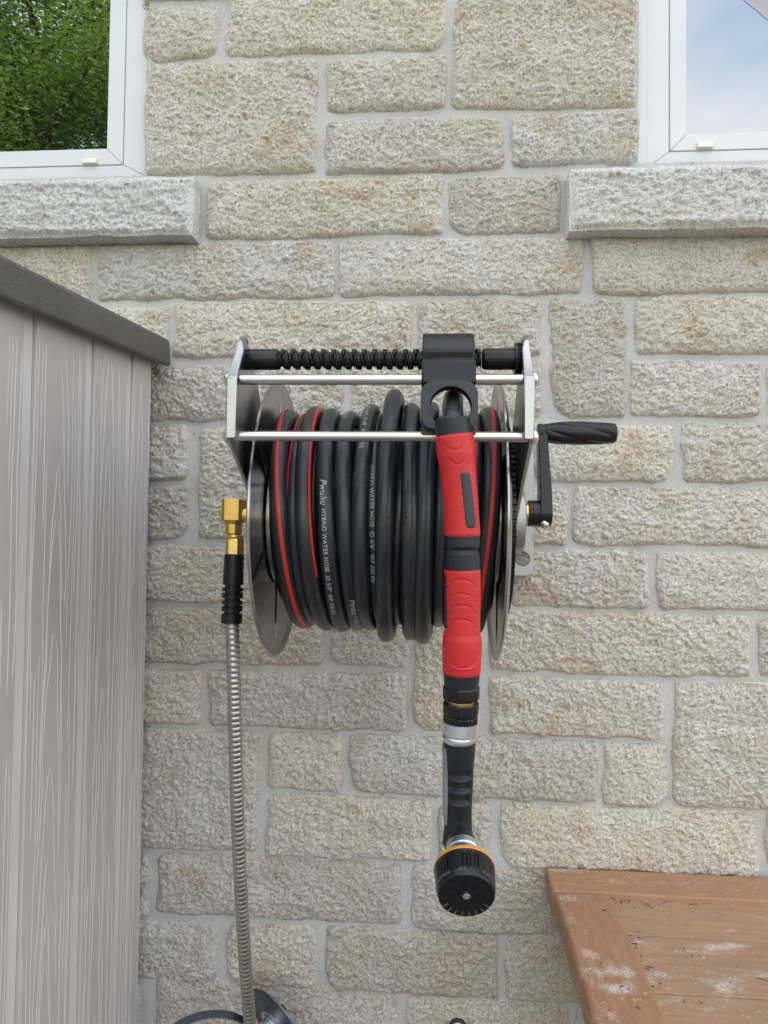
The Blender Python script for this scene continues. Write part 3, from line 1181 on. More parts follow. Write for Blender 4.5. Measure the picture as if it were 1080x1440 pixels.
# two guide rods with domed screws
rods = []
for (py, nm) in ((533.5, 0), (612, 1)):
    p0 = P(333, py + (.3 if nm == 0 else 0), .735)
    zc0 = p0[2] if nm == 0 else P(333, 613, .735)[2]
    r = MM(7.4, .735)
    mb = MB(True).lathe((xa0 + T, p0[1], zc0), (1, 0, 0), [(0, r), (xb1 - xa0 - 2 * T, r)], 28)
    obj('guide_rod', mb, 'steel_rod', reel)
    rods.append((p0[1], zc0, r))
    for (x, s) in ((xa0, -1), (xb1, 1)):
        mb = MB(True).lathe((x, p0[1], zc0), (s, 0, 0), [(0, .0078), (.0015, .0078), (.004, .0062), (.0055, .0035), (.0057, .0025), (.004, .0022)], 20)
        obj('screw', mb, 'screw_steel', reel)

# level-wind screw with crossed threads
ys = yof(.778)
zs = P(470, 505.5, .778)[2]
rs = MM(14.6, .778)
xs0, xs1 = P(392, 505, .778)[0], P(676, 505, .778)[0]
xe0, xe1 = P(341, 505, .778)[0], P(723, 505, .778)[0]
pitch = MM(14.6, .778)


def thr(ph, t):
    k = 2 * math.pi / pitch
    a = np.abs(np.angle(np.exp(1j * (ph - k * t))))
    b = np.abs(np.angle(np.exp(1j * (ph + k * t + 1.0))))
    ga, gb = sstep(1.15, .55, a), sstep(1.15, .55, b)
    return -.0034 * np.maximum(ga, gb)


tt = np.linspace(0, xs1 - xs0, 420)
mb = MB(True).lathe((xs0, ys, zs), (1, 0, 0), [(a, rs) for a in tt], 56, thr)
lead = obj('lead_screw', mb, 'black_plastic', reel, sharp=50)
mb = MB(True).lathe((xe0 + .003, ys, zs), (1, 0, 0), [(0, rs * .99), (.001, rs * 1.02), (xs0 - xe0 - .005, rs * 1.02), (xs0 - xe0 - .0035, rs * .93), (xs0 - xe0 - .002, rs * .8)], 40)
obj('sleeve', mb, 'black_plastic', lead)
mb = MB(True).lathe((xs1 + .001, ys, zs), (1, 0, 0), [(0, rs * .85), (.002, rs * .98), (.004, rs * 1.03), (xe1 - xs1, rs * 1.03)], 40)
obj('sleeve', mb, 'black_plastic', lead)
mb = MB(True).lathe((xa0 + T, ys, zs), (1, 0, 0), [(0, rs * 1.22), (xe0 - xa0 - T + .003, rs * 1.22)], 36)
obj('bushing', mb, 'bronze', lead)
# gear at the right end of the screw and the toothed belt down to the drum
xg0, xg1 = xe1, xb0 + .004
teeth = lambda ph, t: .0012 * np.sign(np.sin(ph * 26))
mb = MB(True).lathe((xg0, ys, zs), (1, 0, 0), [(0, rs * 1.55), (.0025, rs * 1.55)], 48)
mb.lathe((xg0 + .003, ys, zs), (1, 0, 0), [(0, rs * 1.45), (xg1 - xg0 - .003, rs * 1.45)], 156, teeth)
obj('screw_gear', mb, 'black_plastic', reel)
xh0 = xR + .004
xh1 = max(xh0 + .006, xb1 - T - .0015)
teeth2 = lambda ph, t: .0016 * np.sign(np.sin(ph * 90))
mb = MB(True).lathe((xh0, yC, zC), (1, 0, 0), [(0, .112), (min(.007, xh1 - xh0), .112)], 540, teeth2)
obj('drum_gear', mb, 'black_plastic', reel)

# wall plate and the two brackets that hold the arms off the wall
pz0, pz1 = P(735, 810, 1.19)[2], P(735, 636, 1.19)[2]
px1 = P(750.5, 780, 1.19)[0]
px0 = (xL + xR) - px1
yw0, yw1 = yof(1.187), yof(1.1925)
rad = .012


def rrect(x0, x1, z0, z1, r, n=5):
    return arc((x1 - r, z0 + r), r, -90, 0, n) + arc((x1 - r, z1 - r), r, 0, 90, n) + arc((x0 + r, z1 - r), r, 90, 180, n) + arc((x0 + r, z0 + r), r, 180, 270, n)


def plate_with_hole(outer, c, r, n=40):
    """ring mesh between an outline and a round hole: front, back and both rims"""
    pass


def holed_plate(mb, x0, x1, z0, z1, rad, hc, hr, y0, y1, n=48):
    cx, cz = hc
    out, inn = [], []
    R_ = rrect(x0, x1, z0, z1, rad, 12)
    # resample the outline by angle round the hole
    for i in range(n):
        a = 2 * math.pi * i / n
        d = np.array([math.cos(a), math.sin(a)])
        best = None
        for k in range(len(R_)):
            p, q = np.array(R_[k]), np.array(R_[(k + 1) % len(R_)])
            e = q - p
            den = d[0] * -e[1] + d[1] * e[0]
            if abs(den) < 1e-12:
                continue
            rhs = p - np.array([cx, cz])
            tq = (rhs[0] * -e[1] + rhs[1] * e[0]) / den
            u = (d[0] * rhs[1] - d[1] * rhs[0]) / den
            if tq > 0 and -1e-6 <= u <= 1 + 1e-6 and (best is None or tq < best):
                best = tq
        out.append((cx + d[0] * best, cz + d[1] * best))
        inn.append((cx + d[0] * hr, cz + d[1] * hr))
    V = [(p[0], y0, p[1]) for p in out] + [(p[0], y0, p[1]) for p in inn] + [(p[0], y1, p[1]) for p in out] + [(p[0], y1, p[1]) for p in inn]
    Fs = []
    for i in range(n):
        j = (i + 1) % n
        Fs += [(i, j, n + j, n + i), (2 * n + j, 2 * n + i, 3 * n + i, 3 * n + j), (i, 2 * n + i, 2 * n + j, j), (n + i, n + j, 3 * n + j, 3 * n + i)]
    mb.add(V, Fs)


hc = P(734, 786, 1.187)
hc = (hc[0], hc[2])
mb = MB(True)
holed_plate(mb, px1 - .05, px1, pz0, pz0 + .06, rad, hc, MM(10.5, 1.187), yw0, yw1)
holed_plate(mb, px0, px0 + .05, pz0, pz0 + .06, rad, (px0 + .018, hc[1]), MM(10.5, 1.187), yw0, yw1)
mb.prism(rrect(px0 + .001, px1 - .001, pz0 + .052, pz1, .008), yw0 + .0002, yw1 - .0002, 1)
obj('wall_plate', mb, 'galvanised', reel, sharp=30, bevel=.001)
for x in (xa0 + T + .0006, xb1 - T - .0046):
    poly2 = [(yw0, pz0 + .03), (yw0, pz1 - .012)] + [(yC + .05, zC + .034), (yC + .02, zC + .036)] + arc((yC, zC), .034, 80, 280, 9) + [(yC + .05, zC - .03)]
    mb = MB(True).prism(poly2, x, x + .004, 0)
    obj('bracket', mb, 'galvanised', reel, sharp=30)
# crank: brass bush, hub, arm, twisted handle
zh = P(758, 722, ZC)[2]
xh = P(741, 722, ZC - .018)[0]
xk1 = P(778, 722, ZC - .018)[0]
mb = MB(True).lathe((xb1, yC - .004, zC), (1, 0, 0), [(0, .037), (max(.0035, xh - xb1 - .004), .037), (max(.0045, xh - xb1 - .0025), .034)], 44)
obj('bearing_plate', mb, 'galvanised', reel)

mb = MB(True).lathe((xb1 + .005, yC, zh), (1, 0, 0), [(0, .0125), (xh - xb1 + .004, .0125)], 30)
obj('crank_bush', mb, 'bright_brass', reel)
xm_ = xh + (xk1 - xh) * .52
mb = MB(True).lathe((xh + .003, yC, zh), (1, 0, 0), [(0, .0150), (.001, .0158), (xm_ - xh - .003, .0158)], 40)
obj('crank_hub', mb, 'black_plastic', reel)
hz = P(760, 609, ZC)[2]
xt0 = P(752, 620, ZC - .01)[0]
mb = MB(True)
# arm: a bar leaning slightly inwards towards the handle
w2, tA = .0158, xk1 - xm_
V, secs = [], []
for (t_, sx, sw) in ((0.0, xm_, 1.0), (.25, xm_ + .0004, .86), (1.0, xt0 + .004, .66)):
    z_ = zh + (hz - zh) * t_
    for (dx, dy) in ((0, -1), (tA, -1), (tA, 1), (0, 1)):
        V.append((sx + dx * (1 - .25 * t_), yC + dy * w2 * sw, z_))
Fs = [(0, 3, 2, 1), (8, 9, 10, 11)]
for s in range(2):
    b = s * 4
    for i in range(4):
        Fs.append((b + i, b + (i + 1) % 4, b + 4 + (i + 1) % 4, b + 4 + i))
mb.add(V, Fs)
mb.lathe((xm_, yC, zh), (1, 0, 0), [(0, .0158), (tA, .0158)], 40)
mb.lathe((xt0 + .004, yC, hz), (1, 0, 0), [(0, .0106), (tA * .75, .0106)], 30)
obj('crank_arm', mb, 'black_plastic', reel, sharp=30, bevel=.0012)
ps = P(765, 737, ZC - .016)
mb = MB(True).lathe((xk1 - .009, yC - .009, zh - .0125), (.25, -.65, -.7), [(0, .0055), (.003, .0052), (.0048, .0035), (.005, .002), (.0035, .0018)], 18)
obj('screw', mb, 'screw_steel', reel)
xq0, xq1 = P(757, 609, ZC)[0], P(868, 609, ZC)[0]
LH = xq1 - xq0
rh = MM(15.3, ZC)
prof = []
for i in range(90):
    t_ = i / 89
    if t_ < .045:
        r = rh * (.62 + .38 * (t_ < .02))
        r = rh * .86
    elif t_ < .07:
        r = rh * .70
    else:
        s_ = (t_ - .07) / .93
        r = rh * (.80 + .24 * math.sin(math.pi * s_ ** .8) + .08 * s_)
        if s_ > .95:
            r *= math.sqrt(max(0.05, 1 - ((s_ - .95) / .052) ** 2))
    prof.append((LH * t_, r))


def twist(ph, t):
    s_ = t / LH
    return -.0011 * sstep(.35, 1.0, np.cos(5 * (ph - 22 * t))) * sstep(.10, .2, s_) * sstep(.95, .86, s_)


mb = MB(True).lathe((xq0, yC, hz), (1, 0, 0), prof, 60, twist)
obj('crank_handle', mb, 'slate_plastic' if False else 'black_plastic', reel, sharp=45)

# hose guide: a carrier that rides on screw and rods, with a square-shouldered ring
gx0, gx1 = P(593, 520, .735)[0], P(669, 520, .735)[0]
mb = MB(True)
ztop_ = P(631, 472, .775)[2]
yg = yof(.752)
secp = [(yof(.800), ztop_ + .001), (yof(.765), ztop_), (yof(.752), zs + rs * .95), (yof(.748), zs + rs * .2), (yof(.750), zs - rs * .7), (yof(.728), zs - rs * 1.15), (yof(.7245), rods[0][1] + .003), (yof(.7245), rods[0][1] - .006), (yof(.745), rods[0][1] - .0075), (yof(.80), zs - rs * 1.15), (yof(.806), zs)]
mb.prism(secp, gx0, gx1, 0)
gd = obj('hose_guide', mb, 'black_plastic', reel, sharp=30, bevel=.0022, seg=3)
mb = MB(True)
zr1, zr0 = P(631, 536, .718)[2], P(631, 604, .718)[2]
c_ = P(633.5, 573.5, .718)
holed_plate(mb, P(591.5, 570, .718)[0], P(672, 570, .718)[0], zr0, zr1, .013, (c_[0], c_[2]), MM(29.5, .718), yof(.714), yof(.734), 64)
obj('ring', mb, 'slate_plastic', gd, sharp=30, bevel=.0012)
mb = MB(True).box((gx0 + .0005, yof(.730), rods[1][1] - .0005), (gx1, yof(.75), zr0 + .004))
obj('lower_clip', mb, 'black_plastic', gd, bevel=.001)
mb = MB(True).lathe((P(632, 470, .785)[0], yof(.785), ztop_ - .001), (0, 0, 1), [(0, .0075), (.0025, .0075), (.0035, .006)], 24)
obj('cap', mb, 'black_plastic', gd)

# ------------------------------------------------------------------ garden hose wound on the reel
hose = thing('garden_hose', 'black rubber garden hose with red stripes and white print wound on the reel', 'hose', l2w(np.array([(xL + xR) / 2, yC, zC - .14])))
RH = .0097
RO = .1345                                        # centre line radius of the outer layer
xf = lambda px: P(px, 735, ZC - RO - RH)[0]
# (front x in the photograph, radius, lean of the top to the right)
TURN = [(387, .1225, -.011), (407, .1165, -.003), (425, .1245, -.008), (454, .1240, -.008), (480, .1225, -.005), (506, .1250, -.001), (522, .1165, -.003),
        (540, .1330, .004), (561, .1150, .006), (575, .1300, -.001), (598, .1320, .004), (619, .1165, 0), (643, .1210, .002), (668, .1170, .004), (690, .1245, .006)]


def sway(i, th):
    """how a slack turn wanders: outwards and sideways"""
    r = .0012 * math.sin(3 * th + i * 1.7) + .0009 * math.sin(5 * th + i)
    x = .0013 * math.sin(2 * th + i * 2.3) * (0.5 + (i % 3) * .5)
    if i == 7:
        r += .013 * math.exp(-((th - R(80)) / .5) ** 2) + .003 * math.exp(-((th + R(70)) / .5) ** 2)
    if i == 9:
        r += .004 * math.exp(-((th + R(80)) / .7) ** 2)
    if i == 10:
        r += .006 * math.exp(-((th + R(85)) / .8) ** 2)
    if i == 5:
        r += .004 * math.exp(-((th - R(85)) / .5) ** 2)
    if i == 8:
        r += .012 * math.exp(-((th - R(95)) / .45) ** 2)
    return r, x


pts, thetas = [], []
NSEG = 80


def turn_xyz(i, th):
    px, r, lean = TURN[i]
    return xf(px) , r, lean


for i in range(len(TURN)):
    x0_, r0_, l0_ = turn_xyz(i, 0)
    x1_, r1_, l1_ = turn_xyz(min(i + 1, len(TURN) - 1), 0)
    for k in range(NSEG):
        # start at the back (theta = 180 deg), over the top, down the front and round
        u = k / NSEG
        th = math.pi - 2 * math.pi * u
        w = float(sstep(.70, 1.0, np.array(u)))
        x_ = x0_ * (1 - w) + x1_ * w
        r_ = r0_ * (1 - w) + r1_ * w
        ln = l0_ * (1 - w) + l1_ * w
        sr_, sx_ = sway(i, th)
        r_ += sr_
        x_ += sx_
        if i == len(TURN) - 1 and th < R(-150):
            break
        pts.append((x_ + ln * math.sin(th), yC - r_ * math.cos(th), zC + r_ * math.sin(th)))
        thetas.append((i, th))
pts = np.array(pts)
mb = MB(True)
RHS = RH
mb.sweep(pts, RHS, 22)
coil = obj('outer_coil', mb, 'hose_rubber', hose, sharp=0)
coil.data.shade_smooth()
# inner layer
q = []
nin = 13
for k in range(nin * 60):
    u = k / 60
    th = math.pi - 2 * math.pi * (u % 1)
    xx = (xL + .011) + (xR - xL - .022) * u / nin
    q.append((xx, yC - .101 * math.cos(th), zC + .101 * math.sin(th)))
mb = MB(True).sweep(np.array(q), RHS, 16)
o = obj('inner_coil', mb, 'hose_rubber', hose, sharp=0)
o.data.shade_smooth()


def frame_at(i, th):
    """centre and radial direction of outer turn i at angle th (on the front half)"""
    px, r, lean = TURN[i]
    sr_, sx_ = sway(i, th)
    r = r + sr_
    c = np.array([xf(px) + sx_ + lean * math.sin(th), yC - r * math.cos(th), zC + r * math.sin(th)])
    rad = np.array([0, -math.cos(th), math.sin(th)])
    tg = np.array([lean * math.cos(th), r * math.sin(th), r * math.cos(th)])
    tg /= np.linalg.norm(tg)
    rad = rad - tg * (rad @ tg)
    rad /= np.linalg.norm(rad)
    sx = np.cross(rad, tg)
    if sx[0] < 0:
        sx = -sx
    return c, rad, sx, r


def stripe(i, th0, th1, phi0, phi1, half):
    n = 60
    mb = MB(True)
    V, Fs = [], []
    for k in range(n):
        u = k / (n - 1)
        th = th0 + (th1 - th0) * u
        ph = phi0 + (phi1 - phi0) * u
        c, rad, sx, r = frame_at(i, th)
        for a in (-half, -half * .3, half * .3, half):
            hgt = RHS + (.0005 if abs(a) < half * .5 else .0002)
            V.append(c + rad * hgt * math.cos(ph + a) + sx * hgt * math.sin(ph + a))
    for k in range(n - 1):
        for a in range(3):
            b = k * 4 + a
            Fs.append((b, b + 4, b + 5, b + 1))
    mb.add(V, Fs)
    return obj('stripe', mb, 'hose_stripe', coil, sharp=0)


stripe(0, R(115), R(-75), -.55, .55, .19)
stripe(1, R(100), R(10), -.3, -.9, .19)
stripe(2, R(120), R(-30), .55, 1.05, .19)
stripe(9, R(40), R(-95), 1.25, .95, .12)
stripe(13, R(110), R(-90), -.6, .9, .22)
stripe(14, R(120), R(-80), .5, -.35, .19)


def text_mesh(body, size, shear=0, offset=0, space=1.0):
    cu = bpy.data.curves.new('print', 'FONT')
    cu.body = body
    cu.size = size
    cu.shear = shear
    cu.offset = offset
    cu.space_character = space
    cu.resolution_u = 3
    tmp = bpy.data.objects.new('tmp_print', cu)
    COL.objects.link(tmp)
    dg = bpy.context.evaluated_depsgraph_get()
    me = bpy.data.meshes.new_from_object(tmp.evaluated_get(dg))
    V = np.array([v.co[:] for v in me.vertices])
    Fs = [tuple(p.vertices) for p in me.polygons]
    bpy.data.objects.remove(tmp)
    bpy.data.curves.remove(cu)
    bpy.data.meshes.remove(me)
    return V, Fs


BIG, SMALL = .0098, .0062


def hose_text(i, th0, phi0, items):
    """print running down the front of turn i from angle th0"""
    adv = 0.0
    mb = MB(True)
    for (body, size, shear, off, sp) in items:
        V, Fs = text_mesh(body, size, shear, off, sp)
        ymid = size * .34
        out = []
        for v in V:
            c0, rad, sx, r = frame_at(i, th0)
            th = th0 - (adv + v[0]) / (r + RHS)
            c, rad, sx, r = frame_at(i, th)
            ph = phi0 + (v[1] - ymid) / RHS
            hgt = RHS + .00042
            out.append(c + rad * hgt * math.cos(ph) + sx * hgt * math.sin(ph))
        mb.add(out, Fs)
        adv += V[:, 0].max() + size * .35
    obj('print', mb, 'hose_print', coil, sharp=0)


FULL = [('Pwuhu', BIG, .35, .00018, 1.06), ('HYBRID WATER HOSE  ID 5/8"  WP 200 PSI', SMALL, 0, .0001, 1.12)]
hose_text(3, R(17.5), -.12, FULL)
hose_text(4, R(-43), .35, FULL)
hose_text(4, R(93), -.1, [('HOSE  ID 5/8"  WP 200 PSI', SMALL, 0, .0001, 1.12)])
hose_text(5, R(100), -.25, FULL)
hose_text(6, R(26), -.15, [('HYBRID WATER HOSE  ID 5/8"  WP 200 PSI', SMALL, 0, .0001, 1.12)])
hose_text(12, R(100), -.75, [('BRID WATER HOSE', SMALL, 0, .0001, 1.1)])

# end of the hose through the guide ring, and the grips that hang from it
ZW = .700
ZWf = lambda b: float(np.interp(b, [600, 800, 1040, 1190], [.700, .708, .722, .738]))   # depth of the hanging wand: it leans to the wall


def spline(pts, n):
    pts = np.asarray(pts, float)
    k = len(pts)
    Pp = np.concatenate([[2 * pts[0] - pts[1]], pts, [2 * pts[-1] - pts[-2]]])
    out = []
    for i in range(k - 1):
        p0, p1, p2, p3 = Pp[i:i + 4]
        for u in np.linspace(0, 1, n, endpoint=False):
            out.append(.5 * ((2 * p1) + (-p0 + p2) * u + (2 * p0 - 5 * p1 + 4 * p2 - p3) * u * u + (-p0 + 3 * p1 - 3 * p2 + p3) * u ** 3))
    out.append(pts[-1])
    return np.array(out)


rX = c_[0]
xt_ = xf(643)
end = [(xt_, yC + .05, zC + .118), (xt_, yC, zC + .127), (rX + .004, yC - .055, zC + .124), tuple(P(637, 560, .775)), tuple(P(637, 572, .733)), tuple(P(637, 590, .708)), tuple(P(637, 606, .700))]
mb = MB(True).sweep(spline(end, 10), RHS, 22)
o = obj('hose_end', mb, 'hose_rubber', hose, sharp=0)
o.data.shade_smooth()
# centre line of everything that hangs: photograph x by y
CY = np.array([585, 600, 625, 660, 700, 745, 780, 850, 930, 1000, 1040, 1100, 1150, 1190])
CX = np.array([636.5, 637, 640, 644, 647.5, 650, 650, 650.5, 649.5, 648, 646, 645.5, 644, 644])


def wand(y0, y1, rp, n):
    """points and radii between two heights in the photograph; rp: list of (y, radius in photograph pixels)"""
    ys_ = np.linspace(y0, y1, n)
    cx = np.interp(ys_, CY, CX)
    for _ in range(3):
        pass
    pt = np.array([P(a, b, ZWf(b)) for a, b in zip(cx, ys_)])
    yy, rr_ = zip(*rp)
    return pt, MM(np.interp(ys_, yy, rr_), np.array([ZWf(b) for b in ys_])), ys_


def wpart(name, mat, y0, y1, rp, n=24, seg=40, disp=None, parent=None, sharp=30):
    pt, rd, ys_ = wand(y0, y1, rp, n)
    mb = MB(True)
    mb.sweep(pt, rd, seg, disp=disp, ref=(0, -1, 0))
    return obj(name, mb, mat, parent, sharp=sharp)


wpart('cuff', 'grip_rubber', 588, 614, [(588, 22.5), (590, 24.5), (600, 24.8), (613, 25.2)], 10, parent=hose)


def lines_disp(curves, L0, depth, width):
    """carved lines: curves give, for a photograph-like angle, the length along the grip"""
    def f(ph, s, r):
        # ph = 0 faces the camera, runs towards... signed angle across the front
        a = np.angle(np.exp(1j * ph))
        d = np.zeros_like(a)
        for (fn, a0, a1, sg) in curves:
            m = (a > a0) & (a < a1)
            e = s - fn(a)
            d += np.where(m, sg * depth * np.exp(-(e / width) ** 2), 0)
        return d
    return f


mpp = MM(1.0, ZW)
# upper grip: swoops near the top, slanted cuts below
cur = [(lambda a: (8 + 34 * np.maximum(0, 1 - (a / 1.0) ** 2)) * mpp, -1.2, 1.2, -1), (lambda a: (6 + 16 * np.maximum(0, 1 - (a / .8) ** 2)) * mpp, -.9, .9, -1)]
for yy in (88, 106, 124):
    cur.append((lambda a, yy=yy: (yy - 14 * np.clip(-a + .2, 0, 1.3)) * mpp, -1.6, -.05, -1))
    cur.append((lambda a, yy=yy: (yy - 22 + 16 * np.clip(a - .55, 0, .8)) * mpp, .62, 1.6, -1))
g1 = wpart('upper_grip', 'red_rubber', 612, 753, [(612, 26.2), (615, 27.3), (640, 27), (655, 25.2), (668, 24.6), (700, 24.4), (735, 24.6), (750, 25.2), (753, 24.4)], 150, 96, lines_disp(cur, 0, .0007, .00075), hose, 60)


def capsule_on(y0, y1, px_, half, lift, name, mat, parent):
    """oblong inlay lying on the round of the grip"""
    ys_ = np.linspace(y0, y1, 40)
    V, Fs = [], []
    nc = 9
    for b in ys_:
        e = min(b - y0, y1 - b)
        hw = half * math.sqrt(max(0.0, 1 - (1 - min(1, e / half)) ** 2))
        cx = float(np.interp(b, CY, CX))
        rr_ = float(np.interp(b, [612, 668, 700, 753], [27, 24.6, 24.4, 25]))
        for k in range(nc):
            off = px_ + (b - y0) * .045 + hw * (2 * k / (nc - 1) - 1)
            a = math.asin(max(-.98, min(.98, off / rr_)))
            edge = 1 - abs(2 * k / (nc - 1) - 1) ** 6
            c = P(cx, b, ZWf(b))
            rm = MM(rr_, ZWf(b)) + (lift * edge if 0 < hw and e > .5 else -.0004)
            V.append(c + np.array([math.sin(a) * rm, -math.cos(a) * rm, 0]))
    for k in range(len(ys_) - 1):
        for j in range(nc - 1):
            b = k * nc + j
            Fs.append((b, b + 1, b + nc + 1, b + nc))
    mb = MB(True).add(V, Fs)
    obj(name, mb, mat, parent, sharp=60)


capsule_on(665, 744, 8, 7.2, .0009, 'inlay', 'slate_plastic', g1)


def swivel_disp(ph, s, r):
    a = np.angle(np.exp(1j * ph))
    y = s / mpp
    c = 21 - 3.0 * np.cos(a)
    return -.0022 * np.exp(-((y - c - 3.5 * np.cos(a * .9)) / 2.6) ** 2) - .0006 * np.exp(-((y - c - 7) / 1.2) ** 2)


wpart('swivel', 'grip_rubber', 751, 802, [(751, 24.2), (770, 24.4), (778, 24.0), (802, 24.4)], 70, 64, swivel_disp, hose, 60)
cur = []
for yy in (24, 44, 60, 80):
    cur.append((lambda a, yy=yy: (yy - 12 * np.maximum(0, 1 - np.abs(a - .1) ** 3 / .5)) * mpp, -.85, 1.25, -1))
cur.append((lambda a: (118 + 18 * np.maximum(0, 1 - (a / .85) ** 2)) * mpp, -1.0, 1.0, -1))
cur.append((lambda a: (105 + 32 * np.maximum(0, 1 - (a / 1.3) ** 4)) * mpp, -1.5, 1.5, 1))
g2 = wpart('lower_grip', 'red_rubber', 800, 946, [(800, 24.6), (803, 25.2), (870, 24.6), (890, 25.0), (898, 27), (910, 27.6), (940, 26.6), (944, 26.4), (946, 25.6)], 150, 96, lines_disp(cur, 0, .0007, .0008), hose, 60)
# dark flank of the lower grip
ysf = np.linspace(806, 884, 30)
V, Fs = [], []
for b in ysf:
    cx = float(np.interp(b, CY, CX))
    e = min(b - 806, 884 - b)
    for k in range(7):
        a = -1.05 - 1.1 * k / 6 * min(1, .4 + e / 10)
        rm = MM(25.2, ZWf(b)) + (.0007 if (0 < k < 6 and e > 1) else -.0006)
        V.append(P(cx, b, ZWf(b)) + np.array([math.sin(a) * rm, -math.cos(a) * rm, 0]))
for k in range(29):
    for j in range(6):
        b = k * 7 + j
        Fs.append((b, b + 1, b + 8, b + 7))
obj('flank', MB(True).add(V, Fs), 'grip_rubber', g2, sharp=60)
wpart('end_cap', 'grip_rubber', 945, 964, [(945, 25.4), (950, 25.2), (964, 24.0)], 10, parent=hose)

# ------------------------------------------------------------------ spray nozzle hanging from the hose
noz = thing('spray_nozzle', 'black spray nozzle with orange ring and grey collar hanging from the red grip', 'nozzle', l2w(P(650, 1250, ZW)))
wpart('thread', 'brass', 960, 1010, [(960, 20), (1010, 20)], 6, parent=noz)
facet = lambda ph, s, r: .0006 * np.sign(np.sin(ph * 8)) * 1.0
wpart('coupling', 'black_plastic', 964, 983, [(964, 24.0), (966, 25.2), (980, 25.0), (983, 23.6)], 12, 64, lambda ph, s, r: .00035 * np.sign(np.sin(ph * 10)), noz)
wpart('coupling', 'black_plastic', 987, 1005, [(987, 23.4), (988.5, 24.6), (1002, 24.2), (1005, 22.8)], 12, 64, lambda ph, s, r: .00035 * np.sign(np.sin(ph * 10)), noz)
wpart('knurled_ring', 'black_plastic', 1005.5, 1016, [(1005.5, 22.6), (1007, 23.6), (1014.5, 23.4), (1016, 22.4)], 10, 180, lambda ph, s, r: .0003 * np.sign(np.sin(ph * 45)), noz)
wpart('collar', 'zinc', 1014, 1041, [(1014, 22.2), (1015, 23.0), (1031, 22.9), (1032.5, 22.0), (1034, 22.0), (1035, 23.4), (1039, 23.4), (1041, 22.4)], 50, 56, parent=noz)


def slots(ph, s, r):
    a = np.angle(np.exp(1j * ph))
    y = 1040 + s / mpp
    d = np.zeros_like(a)
    for c in (1087, 1105.5, 1124):
        ins = sstep(.92, .80, np.abs(a)) * sstep(c - 8.5, c - 7.0, y) * sstep(c + 7.0, c + 1.5, y)
        d -= .0036 * ins
    return d


# handle with a swan neck: the foot bends towards the viewer
nk = []
rdn = []
HR = [(1040, 22.6), (1052, 22.4), (1075, 20.4), (1110, 19.2), (1145, 18.8), (1165, 19.6), (1180, 21.5), (1190, 22.6), (1200, 22)]
for b in np.linspace(1040, 1183, 150):
    cx = float(np.interp(b, CY, CX))
    p = P(cx, b, ZWf(b))
    p[1] -= .004 * float(sstep(1140, 1190, np.array(b)))
    nk.append(p)
    rdn.append(MM(float(np.interp(b, *zip(*HR))), ZWf(b)))
mb = MB(True)
mb.sweep(np.array(nk), np.array(rdn), 72, disp=slots, ref=(0, -1, 0))
handle = obj('handle', mb, 'grip_rubber', noz, sharp=60)
# grey lever strip along the left flank
V, Fs = [], []
for b in np.linspace(1050, 1176, 40):
    e = (b - 1050) / 126
    bow = math.sin(math.pi * e) ** .6 * 2.5 - 6 * float(sstep(.7, 1.0, np.array(e)))
    cx = float(np.interp(b, CY, CX)) - float(np.interp(b, *zip(*HR))) * .93
    for (dx, dy) in ((-2.5 - bow * .6, -.004), (2.2, -.009), (2.5, .010), (-2.5 - bow, .012)):
        p = P(cx + dx, b, ZWf(b))
        p[1] += dy
        V.append(p)
for k in range(39):
    for j in range(4):
        Fs.append((k * 4 + j, k * 4 + (j + 1) % 4, k * 4 + 4 + (j + 1) % 4, k * 4 + 4 + j))
Fs += [(0, 1, 2, 3), (156, 157, 158, 159)]
obj('lever', MB(True).add(V, Fs), 'grey_metal', noz, sharp=40, bevel=.0006)
# head: tilted drum with selector dial
fc = P(656, 1260, .655)
axd = np.array([.03, -math.cos(R(24)), -math.sin(R(24))])
axd /= np.linalg.norm(axd)
bk = fc - axd * .052


def hb(t_):
    return fc + axd * t_


mb = MB(True).lathe(fc, axd, [(-.053, .0120), (-.0525, .0146), (-.046, .0150), (-.045, .0142), (-.044, .0142), (-.043, .0146), (-.036, .0148), (-.034, .013)], 40)
obj('neck_collar', mb, 'zinc', noz)
mb = MB(True)
kn = [np.array(nk[-8]), np.array(nk[-1]) + np.array([0, -.001, -.003]), fc - axd * .056, fc - axd * .051]
mb.sweep(spline(kn, 8), .0128, 32)
obj('neck', mb, 'grip_rubber', noz)
mb = MB(True).lathe(fc, axd, [(-.036, .014), (-.0305, .0235), (-.0295, .0260), (-.0270, .0267), (-.0257, .0264)], 64)
obj('ring', mb, 'orange_plastic', noz, sharp=40)


def headgrooves(ph, t):
    m = sstep(-.0245, -.0235, t) * sstep(-.0085, -.011, t)
    g = np.zeros_like(ph)
    for k in range(6):
        c = math.pi / 3 * k - .12
        a = np.angle(np.exp(1j * (ph - c)))
        g += sstep(.30, .27, np.abs(a)) * sstep(-.2, .3, np.cos(a * 46))
    return -.0012 * np.clip(g, 0, 1) * m


hp = [(-.026, .0255)] + [(-.0257 + .0195 * i / 40, .0262 - .0012 * (i / 40)) for i in range(41)] + [(-.005, .0247), (-.003, .0243), (-.0005, .0238), (.0, .0234)]
mb = MB(True).lathe(fc, axd, hp, 360, headgrooves, ref=(0, 0, 1))
head = obj('head', mb, 'black_plastic', noz, sharp=40)
mb = MB(True).lathe(fc, axd, [(-.0012, .0205), (.0004, .0205), (.0004, .0198), (-.0004, .0196), (-.0004, .004)], 64, cap=False)
dial = obj('dial', mb, 'black_plastic', noz, sharp=30)
mb = MB(True).lathe(fc, axd, [(-.001, .0034), (.0009, .0034), (.0014, .0026), (.0014, .001), (.0009, .0008)], 20)
obj('screw', mb, 'screw_steel', noz)
